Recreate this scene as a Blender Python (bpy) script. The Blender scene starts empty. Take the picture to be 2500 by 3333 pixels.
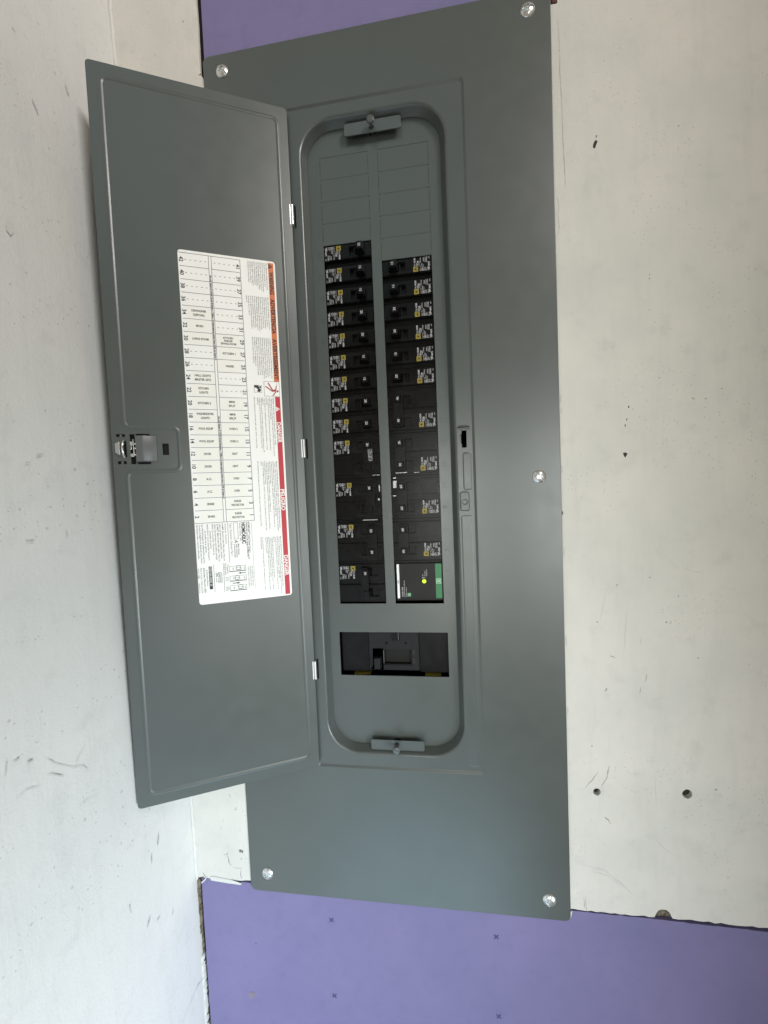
import bpy, bmesh, math, random
from mathutils import Matrix, Vector
random.seed(7)
S = 0.001                      # everything below is written in millimetres
scene = bpy.context.scene
COL = scene.collection
R = math.radians

# ------------------------------------------------------------------ camera
cam_d = bpy.data.cameras.new('camera'); cam = bpy.data.objects.new('camera', cam_d); COL.objects.link(cam)
cam_d.sensor_fit = 'VERTICAL'; cam_d.sensor_height = 24.0; cam_d.lens = 24.0*1250/3333
cam_d.clip_start = 0.01; cam_d.clip_end = 50
cr = Vector((0.9904, 0.1314, -0.0418)); cd = Vector((-0.0359, -0.0475, -0.9982)); cf = Vector((-0.1332, 0.9902, -0.0424))
cf.normalize(); cr = (cr-cf*cr.dot(cf)).normalized(); cd = cf.cross(cr)
m = Matrix((cr, -cd, -cf)).transposed().to_4x4()
m.translation = Vector((57.716, -442.93, 129.914))*S
cam.matrix_world = m
scene.camera = cam

# ------------------------------------------------------------------ light
w = bpy.data.worlds.new('World'); scene.world = w; w.use_nodes = True
bg = w.node_tree.nodes['Background']; bg.inputs[0].default_value = (1.0, 0.82, 0.58, 1); bg.inputs[1].default_value = 0.19
def area(name, loc, target, sx, sy, energy, color, spread=150):
    d = bpy.data.lights.new(name, 'AREA'); d.shape = 'RECTANGLE'; d.size = sx; d.size_y = sy; d.energy = energy; d.color = color; d.spread = R(spread)
    o = bpy.data.objects.new(name, d); COL.objects.link(o)
    o.location = loc; o.rotation_euler = (Vector(target)-Vector(loc)).to_track_quat('-Z', 'Y').to_euler()
    return o
area('doorway_light', (1.5, -1.5, -0.5), (-0.42, -0.2, -0.50), 0.3, 0.7, 2.25, (0.86, 0.99, 0.99), 40)
area('side_fill', (1.3, -1.0, -0.6), (-0.35, -0.15, -0.50), 0.3, 0.5, 0.72, (0.72, 0.78, 1.0), 50)  # added fill from the right, no known window there
area('low_fill', (-0.06, -0.60, -1.08), (-0.24, -0.12, -0.5), 0.62, 0.6, 0.84, (0.50, 0.80, 1.0), 110)  # unseen fill below the camera, added to lift the lower left
area('front_fill', (0.1, -0.8, 0.0), (0.04, 0.0, 0.0), 0.2, 0.6, 0.22, (0.97, 1.0, 0.95), 60)  # added frontal fill to brighten the middle and inner right board
area('wall_fill', (-0.15, -0.6, -0.35), (-0.15, 0.0, -0.35), 0.2, 0.6, 0.08, (0.65, 0.76, 1.0), 110)  # added cool fill facing the lower back wall, not a floor
area('window_light', (0.68, -1.3, -0.03), (0.19, 0.0, 0.02), 0.24, 1.0, 0.36, (0.96, 1.0, 0.98), 34)
area('high_side_fill', (0.9, -1.0, 1.3), (-0.3, -0.05, 0.65), 0.4, 0.4, 1.68, (1.0, 0.96, 0.92), 60)  # added warm fill from high right for the upper side wall
area('top_fill', (-0.2, -1.2, 1.3), (-0.1, 0.0, 0.3), 0.8, 0.8, 0.52, (0.45, 0.85, 1.0))  # added cool fill from above, no surface reflects it
vs = scene.view_settings; vs.view_transform = 'Standard'; vs.look = 'None'; vs.exposure = 0.40; vs.gamma = 1.0

# ------------------------------------------------------------------ materials
def mat(name, color, rough=0.5, metal=0.0, spec=0.5):
    mt = bpy.data.materials.new(name); mt.use_nodes = True
    b = mt.node_tree.nodes['Principled BSDF']
    b.inputs['Base Color'].default_value = (*color, 1); b.inputs['Roughness'].default_value = rough
    b.inputs['Metallic'].default_value = metal; b.inputs['Specular IOR Level'].default_value = spec
    return mt
def N(mt, t, **kw):
    n = mt.node_tree.nodes.new(t)
    for k, v in kw.items():
        if k.startswith('i_'): n.inputs[k[2:].replace('_', ' ')].default_value = v
        else: setattr(n, k, v)
    return n
def L(mt, a, b): mt.node_tree.links.new(a, b)
def bsdf(mt): return mt.node_tree.nodes['Principled BSDF']
def bump(mt, height, strength, dist=0.0005):
    b = N(mt, 'ShaderNodeBump'); b.inputs['Strength'].default_value = strength; b.inputs['Distance'].default_value = dist
    L(mt, height, b.inputs['Height']); L(mt, b.outputs[0], bsdf(mt).inputs['Normal']); return b
def ramp(mt, fac, stops):
    r = N(mt, 'ShaderNodeValToRGB'); e = r.color_ramp.elements
    while len(e) < len(stops): e.new(0.5)
    for k, (p, c) in enumerate(stops): e[k].position = p; e[k].color = (*c, 1) if len(c) == 3 else c
    L(mt, fac, r.inputs[0]); return r
def mixc(mt, fac, a, b, mode='MIX'):
    n = N(mt, 'ShaderNodeMix', data_type='RGBA', blend_type=mode)
    for s, v in ((0, fac), (6, a), (7, b)):
        if hasattr(v, 'links'): L(mt, v, n.inputs[s])
        elif isinstance(v, tuple): n.inputs[s].default_value = (*v, 1)
        else: n.inputs[s].default_value = v
    return n.outputs[2]
def mth(mt, op, a, b=0.0):
    n = N(mt, 'ShaderNodeMath', operation=op)
    for k, v in enumerate((a, b)):
        if hasattr(v, 'links'): L(mt, v, n.inputs[k])
        else: n.inputs[k].default_value = v
    return n.outputs[0]
def coords(mt): return N(mt, 'ShaderNodeTexCoord').outputs['Object']
def noise(mt, vec, scale, detail=3, rough=0.55):
    n = N(mt, 'ShaderNodeTexNoise'); n.inputs['Scale'].default_value = scale; n.inputs['Detail'].default_value = detail
    n.inputs['Roughness'].default_value = rough; L(mt, vec, n.inputs['Vector']); return n.outputs[0]

def enamel(name, color, rough):
    mt = mat(name, color, rough, spec=0.8); v = coords(mt)
    n1 = noise(mt, v, 9, 3); n2 = noise(mt, v, 900, 2); n3 = noise(mt, v, 45, 4)
    c = mixc(mt, ramp(mt, n1, [(0.35, (0, 0, 0)), (0.68, (1, 1, 1))]).outputs[0], tuple(x*0.96 for x in color), tuple(x*1.04 for x in color))
    dust = ramp(mt, noise(mt, v, 170, 4, 0.75), [(0.63, (0, 0, 0)), (0.80, (1, 1, 1))]).outputs[0]
    c = mixc(mt, mth(mt, 'MULTIPLY', dust, 0.10), c, (0.30, 0.30, 0.29))
    L(mt, c, bsdf(mt).inputs['Base Color'])
    L(mt, mth(mt, 'ADD', mth(mt, 'MULTIPLY', n3, 0.13), rough-0.065), bsdf(mt).inputs['Roughness'])
    bump(mt, mth(mt, 'ADD', n2, mth(mt, 'MULTIPLY', noise(mt, v, 14, 2), 6.0)), 0.12, 0.0003)
    return mt
M_GREY = enamel('grey_enamel', (0.0685, 0.0805, 0.0765), 0.34)
M_EMB = enamel('grey_enamel_embossed', (0.0537, 0.0640, 0.0616), 0.5)
M_CLIP = enamel('grey_enamel_clip', (0.0695, 0.0822, 0.0798), 0.30)

def wall_paint(name, base, warm, dots, seed, rough=0.62):
    mt = mat(name, base, rough, spec=0.35); v0 = coords(mt)
    mp = N(mt, 'ShaderNodeMapping'); mp.inputs['Location'].default_value = (seed, seed*1.7, seed*0.3); L(mt, v0, mp.inputs[0]); v = mp.outputs[0]
    n1 = noise(mt, v, 9, 5, 0.6); n2 = noise(mt, v, 38, 5, 0.65); n3 = noise(mt, v, 420, 3)
    c = mixc(mt, ramp(mt, n1, [(0.35, (0, 0, 0)), (0.68, (1, 1, 1))]).outputs[0], base, warm)
    smudge = ramp(mt, n2, [(0.54, (0, 0, 0)), (0.80, (1, 1, 1))]).outputs[0]
    c = mixc(mt, mth(mt, 'MULTIPLY', smudge, 0.26), c, tuple(x*0.62 for x in base))
    mps = N(mt, 'ShaderNodeMapping'); mps.inputs['Rotation'].default_value = (0.5, 0.6, 0.2); mps.inputs['Scale'].default_value = (60, 60, 7); L(mt, v, mps.inputs[0])
    trowel = noise(mt, mps.outputs[0], 1.0, 4, 0.6)
    c = mixc(mt, mth(mt, 'MULTIPLY', ramp(mt, trowel, [(0.52, (0, 0, 0)), (0.75, (1, 1, 1))]).outputs[0], 0.14), c, tuple(x*0.70 for x in base))
    # small pits and specks
    clump = ramp(mt, noise(mt, v, 11, 2), [(0.42, (0, 0, 0)), (0.62, (1, 1, 1))]).outputs[0]
    masks = []
    for sc, rad, keep in ((75, 0.055, 0.72), (150, 0.085, 0.80), (300, 0.12, 0.86)):
        vo = N(mt, 'ShaderNodeTexVoronoi'); vo.inputs['Scale'].default_value = sc; L(mt, v, vo.inputs['Vector'])
        sep = N(mt, 'ShaderNodeSeparateColor'); L(mt, vo.outputs['Color'], sep.inputs[0])
        d = mth(mt, 'LESS_THAN', vo.outputs['Distance'], mth(mt, 'MULTIPLY', sep.outputs[1], rad*2.4))
        k = mth(mt, 'GREATER_THAN', mth(mt, 'ADD', sep.outputs[0], mth(mt, 'MULTIPLY', clump, dots)), keep+dots*0.75)
        masks.append(mth(mt, 'MULTIPLY', d, k))
    mk = mth(mt, 'MAXIMUM', mth(mt, 'MAXIMUM', masks[0], masks[1]), masks[2])
    c = mixc(mt, mth(mt, 'MULTIPLY', mk, 0.34+0.2*min(1, dots)), c, tuple(x*0.35 for x in base))
    # long faint scratches
    mp2 = N(mt, 'ShaderNodeMapping'); mp2.inputs['Rotation'].default_value = (0.35, 0.4, 0.3); mp2.inputs['Scale'].default_value = (210, 210, 9); L(mt, v, mp2.inputs[0])
    sc = noise(mt, mp2.outputs[0], 1.0, 2); s2 = ramp(mt, sc, [(0.73, (0, 0, 0)), (0.77, (1, 1, 1))]).outputs[0]
    c = mixc(mt, mth(mt, 'MULTIPLY', mth(mt, 'MULTIPLY', s2, clump), 0.25), c, tuple(x*0.45 for x in base))
    L(mt, c, bsdf(mt).inputs['Base Color'])
    h = mth(mt, 'ADD', mth(mt, 'ADD', mth(mt, 'MULTIPLY', n2, 1.0), mth(mt, 'MULTIPLY', trowel, 0.8)), mth(mt, 'MULTIPLY', n3, 0.45))
    h = mth(mt, 'SUBTRACT', h, mth(mt, 'MULTIPLY', mk, 0.5))
    bump(mt, h, 0.38, 0.0012)
    return mt
M_WALL = wall_paint('white_side_wall_paint', (0.6399, 0.6478, 0.6360), (0.6794, 0.6794, 0.6596), 0.05, 3.1)
M_BOARD = wall_paint('white_board_paint', (0.615, 0.608, 0.570), (0.700, 0.672, 0.626), 0.9, 0.4)

M_PURPLE = mat('purple_board_paper', (0.1975, 0.1738, 0.3713), 0.75, spec=0.25)
v = coords(M_PURPLE); n1 = noise(M_PURPLE, v, 7, 4); n2 = noise(M_PURPLE, v, 600, 3); n3 = noise(M_PURPLE, v, 60, 4)
c = mixc(M_PURPLE, ramp(M_PURPLE, n1, [(0.3, (0, 0, 0)), (0.7, (1, 1, 1))]).outputs[0], (0.1738, 0.1604, 0.3121), (0.2117, 0.1833, 0.3476))
c = mixc(M_PURPLE, mth(M_PURPLE, 'MULTIPLY', ramp(M_PURPLE, n3, [(0.52, (0, 0, 0)), (0.78, (1, 1, 1))]).outputs[0], 0.42), c, (0.1580, 0.1422, 0.2844))
L(M_PURPLE, c, bsdf(M_PURPLE).inputs['Base Color']); bump(M_PURPLE, n2, 0.28, 0.0005)
M_PMARK = mat('purple_mark_ink', (0.0592, 0.0474, 0.1343), 0.7)

def black_plastic(name, color, rough):
    mt = mat(name, color, rough, spec=0.22); v = coords(mt)
    n = noise(mt, v, 60, 4); n2 = noise(mt, v, 700, 2)
    dust = ramp(mt, n, [(0.52, (0, 0, 0)), (0.78, (1, 1, 1))]).outputs[0]
    L(mt, mixc(mt, mth(mt, 'MULTIPLY', dust, 0.22), color, (0.020, 0.019, 0.018)), bsdf(mt).inputs['Base Color'])
    L(mt, mth(mt, 'ADD', mth(mt, 'MULTIPLY', n, 0.3), rough-0.15), bsdf(mt).inputs['Roughness'])
    bump(mt, n2, 0.12, 0.0002); return mt
M_BLACK = black_plastic('black_breaker_plastic', (0.0032, 0.0030, 0.0030), 0.30)
M_HANDLE = black_plastic('black_handle_plastic', (0.0048, 0.0047, 0.0049), 0.30)
M_MAIN = black_plastic('charcoal_main_plastic', (0.0115, 0.0118, 0.0130), 0.42)
M_SPD = black_plastic('surge_front', (0.0165, 0.0158, 0.0158), 0.45)
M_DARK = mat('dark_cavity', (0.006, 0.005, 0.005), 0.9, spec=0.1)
M_WHITE_INK = mat('white_print', (0.52, 0.51, 0.52), 0.6)
M_YELLOW = mat('yellow_print', (0.36, 0.28, 0.045), 0.55)
M_INK = mat('black_ink', (0.022, 0.022, 0.028), 0.6)
M_PAPER = mat('label_paper', (0.64, 0.645, 0.63), 0.48)
v = coords(M_PAPER); L(M_PAPER, mixc(M_PAPER, noise(M_PAPER, v, 60, 4), (0.87, 0.87, 0.85), (0.92, 0.92, 0.90)), bsdf(M_PAPER).inputs['Base Color'])
M_TAPE = mat('cream_name_tape', (0.88, 0.875, 0.82), 0.5)
M_ORANGE = mat('orange_band', (0.64, 0.165, 0.045), 0.5)
M_RED = mat('red_band', (0.50, 0.026, 0.042), 0.5)
M_CRIMSON = mat('crimson_ink', (0.36, 0.012, 0.035), 0.5)
M_LABELWHITE = mat('label_white', (0.84, 0.84, 0.83), 0.5)
M_GREEN = mat('green_band', (0.028, 0.175, 0.062), 0.45)
M_PALEGREEN = mat('pale_green_print', (0.38, 0.62, 0.42), 0.5)
M_LED = mat('lit_green_lamp', (0.6, 0.9, 0.05), 0.4)
bsdf(M_LED).inputs['Emission Color'].default_value = (0.62, 0.88, 0.0, 1); bsdf(M_LED).inputs['Emission Strength'].default_value = 0.75
M_STEEL = mat('zinc_steel', (0.70, 0.71, 0.71), 0.30, 0.9)
v = coords(M_STEEL); n = noise(M_STEEL, v, 300, 4)
L(M_STEEL, mth(M_STEEL, 'ADD', mth(M_STEEL, 'MULTIPLY', n, 0.22), 0.20), bsdf(M_STEEL).inputs['Roughness']); M_HINGE = mat('bright_hinge_steel', (0.74, 0.75, 0.74), 0.34, 0.75)
M_CHROME = mat('bright_latch_steel', (0.78, 0.78, 0.77), 0.16, 1.0)
M_ZINC = mat('dull_zinc', (0.50, 0.51, 0.50), 0.42, 0.85)
M_LATCH = mat('grey_latch_plastic', (0.105, 0.110, 0.112), 0.38)
M_YTERM = mat('yellow_terminal', (0.36, 0.29, 0.035), 0.6)
M_GYP = mat('raw_gypsum', (0.2844, 0.2449, 0.1896), 0.95, spec=0.1)
v = coords(M_GYP); n = noise(M_GYP, v, 180, 5, 0.7)
L(M_GYP, mixc(M_GYP, ramp(M_GYP, n, [(0.38, (0, 0, 0)), (0.62, (1, 1, 1))]).outputs[0], (0.0474, 0.0379, 0.0284), (0.2607, 0.2212, 0.1659)), bsdf(M_GYP).inputs['Base Color']); bump(M_GYP, n, 0.8, 0.002)
M_GAPSHADE = mat('gap_shade', (0.018, 0.012, 0.014), 0.9, spec=0.1)  # near-black so the board gap looks shaded
M_WOOD = mat('reddish_wood', (0.10, 0.035, 0.022), 0.8)
M_SCUFF = mat('grey_scuff', (0.2212, 0.2212, 0.2133), 0.8)
M_SCUFFL = mat('faint_scuff', (0.535, 0.53, 0.51), 0.8)
M_SCUFFM = mat('soft_scuff', (0.3318, 0.3278, 0.3081), 0.8)
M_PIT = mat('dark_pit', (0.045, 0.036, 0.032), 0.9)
M_CAULK = wall_paint('white_caulk', (0.6162, 0.6123, 0.5846), (0.6478, 0.6439, 0.6162), 0.1, 8.0, 0.5)
M_PAPERTEAR = mat('torn_white_paper', (0.6320, 0.6320, 0.6083), 0.6)
M_BRASS = mat('rusty_screw', (0.30, 0.22, 0.14), 0.6, 0.2)

# ------------------------------------------------------------------ mesh helpers
class MB:
    def __init__(s): s.v = []; s.f = []
    def add(s, verts, faces):
        o = len(s.v); s.v += [tuple(p) for p in verts]; s.f += [tuple(i+o for i in f) for f in faces]; return s
    def box(s, x0, x1, y0, y1, z0, z1):
        return s.add([(x0,y0,z0),(x1,y0,z0),(x1,y1,z0),(x0,y1,z0),(x0,y0,z1),(x1,y0,z1),(x1,y1,z1),(x0,y1,z1)],
                     [(0,3,2,1),(4,5,6,7),(0,1,5,4),(1,2,6,5),(2,3,7,6),(3,0,4,7)])
    def loft(s, loops, close_first=False, close_last=False, wrap=False):
        n = len(loops[0]); o = len(s.v)
        for lp in loops: s.v += [tuple(p) for p in lp]
        k = len(loops)
        for a in range(k if wrap else k-1):
            b = (a+1) % k
            for i in range(n):
                j = (i+1) % n
                s.f.append((o+a*n+i, o+a*n+j, o+b*n+j, o+b*n+i))
        if close_first: s.f.append(tuple(o+i for i in reversed(range(n))))
        if close_last: s.f.append(tuple(o+(k-1)*n+i for i in range(n)))
        return s
    def mesh(s, name, smooth=None):
        me = bpy.data.meshes.new(name)
        me.from_pydata([(x*S, y*S, z*S) for x, y, z in s.v], [], s.f); me.update()
        bm = bmesh.new(); bm.from_mesh(me); bmesh.ops.recalc_face_normals(bm, faces=bm.faces); bm.to_mesh(me); bm.free()
        if smooth is not None:
            me.polygons.foreach_set('use_smooth', [True]*len(me.polygons)); me.set_sharp_from_angle(angle=R(smooth))
        return me
    def build(s, name, mt, parent=None, smooth=None, bevel=None):
        return obj(name, s.mesh(name, smooth), mt, parent, bevel)
def obj(name, me, mt, parent=None, bevel=None):
    if len(me.materials) == 0: me.materials.append(mt)
    o = bpy.data.objects.new(name, me); COL.objects.link(o)
    if parent is not None: o.parent = parent
    if bevel:
        b = o.modifiers.new('bevel', 'BEVEL'); b.width = bevel*S; b.segments = 2; b.limit_method = 'ANGLE'; b.angle_limit = R(40); b.harden_normals = False
        o.data.polygons.foreach_set('use_smooth', [True]*len(o.data.polygons)); o.data.set_sharp_from_angle(angle=R(50))
    return o
def empty(name, loc=(0, 0, 0), rot=(0, 0, 0)):
    o = bpy.data.objects.new(name, None); COL.objects.link(o); o.empty_display_size = 0.02
    o.location = [c*S for c in loc]; o.rotation_euler = rot; return o
def tag(o, label=None, cat=None, group=None, kind=None):
    if label: o['label'] = label
    if cat: o['category'] = cat
    if group: o['group'] = group
    if kind: o['kind'] = kind
    return o
def rrect(x0, x1, z0, z1, r, y, nc=8, ns=8):
    pts = []
    cs = [(x1-r, z0+r, -90), (x1-r, z1-r, 0), (x0+r, z1-r, 90), (x0+r, z0+r, 180)]
    for k, (cx, cz, a0) in enumerate(cs):
        arc = [(cx+r*math.cos(R(a0+90*t/nc)), cz+r*math.sin(R(a0+90*t/nc))) for t in range(nc+1)]
        nx = cs[(k+1) % 4]; nxt = (nx[0]+r*math.cos(R(nx[2])), nx[1]+r*math.sin(R(nx[2])))
        pts += arc
        for t in range(1, ns): pts.append((arc[-1][0]+(nxt[0]-arc[-1][0])*t/ns, arc[-1][1]+(nxt[1]-arc[-1][1])*t/ns))
    return [(x, y, z) for x, z in pts]
def plate(name, outer, holes, y0, y1, mt, parent=None, bevel=None, smooth=None):
    """A flat sheet in the x-z plane from y0 to y1 with an outline and holes."""
    bm = bmesh.new(); edges = []
    for lp in [outer]+holes:
        vs_ = [bm.verts.new((x*S, y0*S, z*S)) for x, z in lp]
        edges += [bm.edges.new((vs_[i], vs_[(i+1) % len(vs_)])) for i in range(len(vs_))]
    bmesh.ops.triangle_fill(bm, use_beauty=True, use_dissolve=False, edges=edges)
    ret = bmesh.ops.extrude_face_region(bm, geom=list(bm.faces))
    for g in ret['geom']:
        if isinstance(g, bmesh.types.BMVert): g.co.y = y1*S
    bmesh.ops.recalc_face_normals(bm, faces=bm.faces)
    me = bpy.data.meshes.new(name); bm.to_mesh(me); bm.free()
    return obj(name, me, mt, parent, bevel)
def rect(x0, x1, z0, z1): return [(x0, z0), (x1, z0), (x1, z1), (x0, z1)]
def circ(cx, cz, r, n=20, jit=0.0): return [(cx+r*(1+random.uniform(-jit, jit))*math.cos(2*math.pi*k/n), cz+r*(1+random.uniform(-jit, jit))*math.sin(2*math.pi*k/n)) for k in range(n)]
def ragged(a, b, step, amp):
    """points from a to b (b left out), wandering across the line"""
    (x0, z0), (x1, z1) = a, b; d = math.hypot(x1-x0, z1-z0); n = max(1, int(d/step)); nx, nz = -(z1-z0)/d, (x1-x0)/d
    out = [a]
    for k in range(1, n):
        t = k/n; j = random.uniform(-amp, amp); out.append((x0+(x1-x0)*t+nx*j, z0+(z1-z0)*t+nz*j))
    return out
def boolean_cut(o, cutters):
    for c in cutters:
        cm = c.mesh('cut'); co = bpy.data.objects.new('cut', cm); COL.objects.link(co); co.matrix_world = Matrix.Identity(4)
        base = o.matrix_world.copy(); o.parent, p = None, o.parent; o.matrix_world = Matrix.Identity(4)
        b = o.modifiers.new('b', 'BOOLEAN'); b.object = co; b.operation = 'DIFFERENCE'; b.solver = 'EXACT'
        dg = bpy.context.evaluated_depsgraph_get(); dg.update()
        me = bpy.data.meshes.new_from_object(o.evaluated_get(dg))
        o.modifiers.remove(b); o.data = me; o.parent = p
        bpy.data.objects.remove(co)
def wn(o):
    m_ = o.modifiers.new('weighted', 'WEIGHTED_NORMAL'); m_.mode = 'FACE_AREA'; m_.weight = 100; m_.keep_sharp = True
def lathe(prof, n=24):
    """prof: (r, y) list around the y axis"""
    return [[(r*math.cos(2*math.pi*k/n), y, r*math.sin(2*math.pi*k/n)) for k in range(n)] for r, y in prof]
def shift(loops, dx, dy, dz): return [[(x+dx, y+dy, z+dz) for x, y, z in lp] for lp in loops]
def tube(path, r, n=8):
    mb = MB(); loops = []
    for i, p in enumerate(path):
        a = Vector(path[max(0, i-1)]); b = Vector(path[min(len(path)-1, i+1)]); t = (b-a).normalized()
        u = t.orthogonal().normalized() if i == 0 else (pu-t*pu.dot(t)).normalized(); pu = u; v_ = t.cross(u)
        rr = r[i] if isinstance(r, list) else r
        loops.append([tuple(Vector(p)+u*rr*math.cos(2*math.pi*k/n)+v_*rr*math.sin(2*math.pi*k/n)) for k in range(n)])
    return mb.loft(loops, True, True)

# ------------------------------------------------------------------ lettering
_tc = {}
def text_geo(s, bold=0.0, res=2):
    k = (s, bold, res)
    if k not in _tc:
        cu = bpy.data.curves.new('t', 'FONT'); cu.body = s; cu.size = 1.0; cu.resolution_u = res; cu.offset = bold; cu.fill_mode = 'FRONT'
        o = bpy.data.objects.new('t', cu); COL.objects.link(o)
        dg = bpy.context.evaluated_depsgraph_get()
        me = bpy.data.meshes.new_from_object(o.evaluated_get(dg))
        vs_ = [(q.co.x, q.co.y) for q in me.vertices]; fs = [tuple(p.vertices) for p in me.polygons]
        bpy.data.objects.remove(o); bpy.data.curves.remove(cu); bpy.data.meshes.remove(me)
        _tc[k] = (vs_, fs)
    return _tc[k]
class Print:
    """flat print: 2-D shapes (right, up) mapped onto a face by fn(a, b)->(x, y, z)"""
    def __init__(s, fn): s.fn = fn; s.mb = MB()
    def text(s, st, a, b, h, ang=0, align='L', width=None, bold=0.0, res=2):
        vs_, fs = text_geo(st, bold, res)
        if not vs_: return s
        x0 = min(q[0] for q in vs_); x1 = max(q[0] for q in vs_); k = h/0.70; kx = k if width is None else width/(x1-x0)
        ox = x0 if align == 'L' else (x0+x1)/2 if align == 'C' else x1
        ca, sa = math.cos(R(ang)), math.sin(R(ang)); out = []
        for x, y in vs_:
            px = (x-ox)*kx; py = y*k-h/2
            out.append(s.fn(a+px*ca-py*sa, b+px*sa+py*ca))
        s.mb.add(out, fs); return s
    def poly(s, pts): s.mb.add([s.fn(*p) for p in pts], [tuple(range(len(pts)))]); return s
    def rect(s, a0, a1, b0, b1): return s.poly([(a0, b0), (a1, b0), (a1, b1), (a0, b1)])
    def line(s, a, b, wd):
        (x0, z0), (x1, z1) = a, b; d = math.hypot(x1-x0, z1-z0) or 1; nx, nz = -(z1-z0)/d*wd/2, (x1-x0)/d*wd/2
        return s.poly([(x0+nx, z0+nz), (x0-nx, z0-nz), (x1-nx, z1-nz), (x1+nx, z1+nz)])
    def frame(s, a0, a1, b0, b1, t): return s.rect(a0, a1, b0, b0+t).rect(a0, a1, b1-t, b1).rect(a0, a0+t, b0+t, b1-t).rect(a1-t, a1, b0+t, b1-t)
    def ring(s, cx, cz, r, t, n=20):
        for k in range(n):
            a, b = 2*math.pi*k/n, 2*math.pi*(k+1)/n
            s.poly([(cx+r*math.cos(a), cz+r*math.sin(a)), (cx+r*math.cos(b), cz+r*math.sin(b)), (cx+(r-t)*math.cos(b), cz+(r-t)*math.sin(b)), (cx+(r-t)*math.cos(a), cz+(r-t)*math.sin(a))])
        return s
    def disc(s, cx, cz, r, n=16): return s.poly([(cx+r*math.cos(2*math.pi*k/n), cz+r*math.sin(2*math.pi*k/n)) for k in range(n)])
    def mesh(s, name): 
        me = bpy.data.meshes.new(name); me.from_pydata([(x*S, y*S, z*S) for x, y, z in s.mb.v], [], s.mb.f); me.update(); return me
    def build(s, name, mt, parent): return obj(name, s.mesh(name), mt, parent)

# ================================================================== THE SETTING
def wall_x(z): return -271.0-0.0385*(math.sqrt((z+280)**2+900)+(z+280))/2
mb = MB(); ny, nz = 40, 60; ys = [-900+(975)*j/ny for j in range(ny+1)]; zs = [-900+1900*i/nz for i in range(nz+1)]
vv = []
for zz in zs:
    for yy in ys: vv.append((wall_x(zz)+0.7*math.sin(yy*0.011+zz*0.006)*(1 if yy < -60 else 0.2), yy, zz))
ff = [(i*(ny+1)+j, i*(ny+1)+j+1, (i+1)*(ny+1)+j+1, (i+1)*(ny+1)+j) for i in range(nz) for j in range(ny)]
n0 = len(vv); mb.add(vv, ff)
side = mb.build('side_wall', M_WALL, None, 60)
tag(side, 'white painted side wall meeting the back wall at the corner', kind='structure')
cav = MB().box(-420, 700, 62, 66, -900, 1000).build('wall_cavity', M_DARK); tag(cav, 'dark hollow behind the drywall boards', kind='structure')

# right white board
o_ = ragged((203, -354.5), (284, -354.5), 5, 0.9)+[(284.5, -354.6), (286.5, -350), (289, -346), (292.5, -344.6), (297, -345), (300.5, -348), (303, -354)]
o_ += ragged((303.5, -354.2), (620, -356), 6, 0.9)+[(620, -356), (620, 900)]+ragged((201.6, 900), (201.6, 634), 12, 0.3)+[(201.6, 634), (150, 634), (150, -330), (192, -330)]+ragged((193, -334), (194.5, -354.0), 4, 0.5)+ragged((195.0, -354.3), (203, -354.5), 3, 0.6)
board_r = plate('white_drywall_board', o_, [circ(226.3, -213.0, 4.1, 16, 0.06), circ(319.3, -209.6, 5.2, 18, 0.06)], 1.8, 14.3, M_BOARD)
for hx_, hz_ in ((226.3, -213.0), (319.3, -209.6)): MB().box(hx_-7, hx_+7, 7.0, 13.8, hz_-7, hz_+7).build('hole_shade', M_PIT, board_r)  # near-black plates put the shade of the holes into colour
MB().box(282, 306, 6.0, 13.5, -357.0, -342).build('gypsum_core', M_GYP, board_r)
tag(board_r, 'white drywall board with two drilled holes, beside the breaker panel', kind='structure')
# left white strip
o_ = [(-330, -361)]+ragged((-271, -360.5), (-190, -358.5), 6, 0.9)+[(-180, -358), (-180, 628)]+ragged((-194.2, 628), (-194.4, 631), 2, 0.3)+[(-198.0, 634), (-202.5, 634.6), (-198.2, 636.2)]+ragged((-198.6, 637), (-198.2, 900), 6, 0.55)+[(-198.2, 900), (-330, 900)]
strip = plate('white_drywall_strip', o_, [[(-209.5, -317.5), (-207.5, -316.6), (-205.8, -317.6), (-203.6, -318.2), (-202.9, -320.6), (-204.3, -322.0), (-206.0, -320.6), (-208.0, -321.4), (-209.8, -319.8)]], 1.8, 14.3, M_BOARD)
tag(strip, 'narrow white drywall strip between the corner and the breaker panel', kind='structure')
# purple boards
pt = plate('purple_drywall_board', [(-193.2, 590), (197.5, 590), (197.5, 900), (-193.2, 900)], [], 2.6, 14.3, M_PURPLE)
tag(pt, 'purple drywall board above the breaker panel', kind='structure')
o_ = ragged((-264.6, -900), (-264.4, -362), 14, 0.35)+[(-264.4, -362), (-190, -362), (-190, -340), (196, -340), (196, -357.2)]+ragged((200, -357.2), (300, -357.8), 7, 0.5)+ragged((300, -358.0), (620, -365), 7, 0.6)+[(620, -365), (620, -900)]
pb = plate('purple_drywall_board', o_, [], 2.6, 14.3, M_PURPLE)
tag(pb, 'purple drywall board below the breaker panel', kind='structure')
onback = lambda y: (lambda a, b: (a, y, b))
for (mx, mz, a) in ((-90.5, -400.2, 4), (111, -399.1, 0), (-91.5, -501.3, -5), (111.1, -499.3, 5), (-292, -400, 0)):
    if mx < -262: continue
    p = Print(onback(2.45)); 
    for q in (45+a, -45+a):
        ca, sa = math.cos(R(q)), math.sin(R(q)); p.line((mx-3.6*ca, mz-3.6*sa), (mx+3.6*ca, mz+3.6*sa), 1.7)
    # the two bars are lifted apart
    nv = len(p.mb.v)//2; p.mb.v = [(x, y-(0.02 if k >= nv else 0), z) for k, (x, y, z) in enumerate(p.mb.v)]
    p.build('fastener_mark', M_PMARK, pb)
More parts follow.
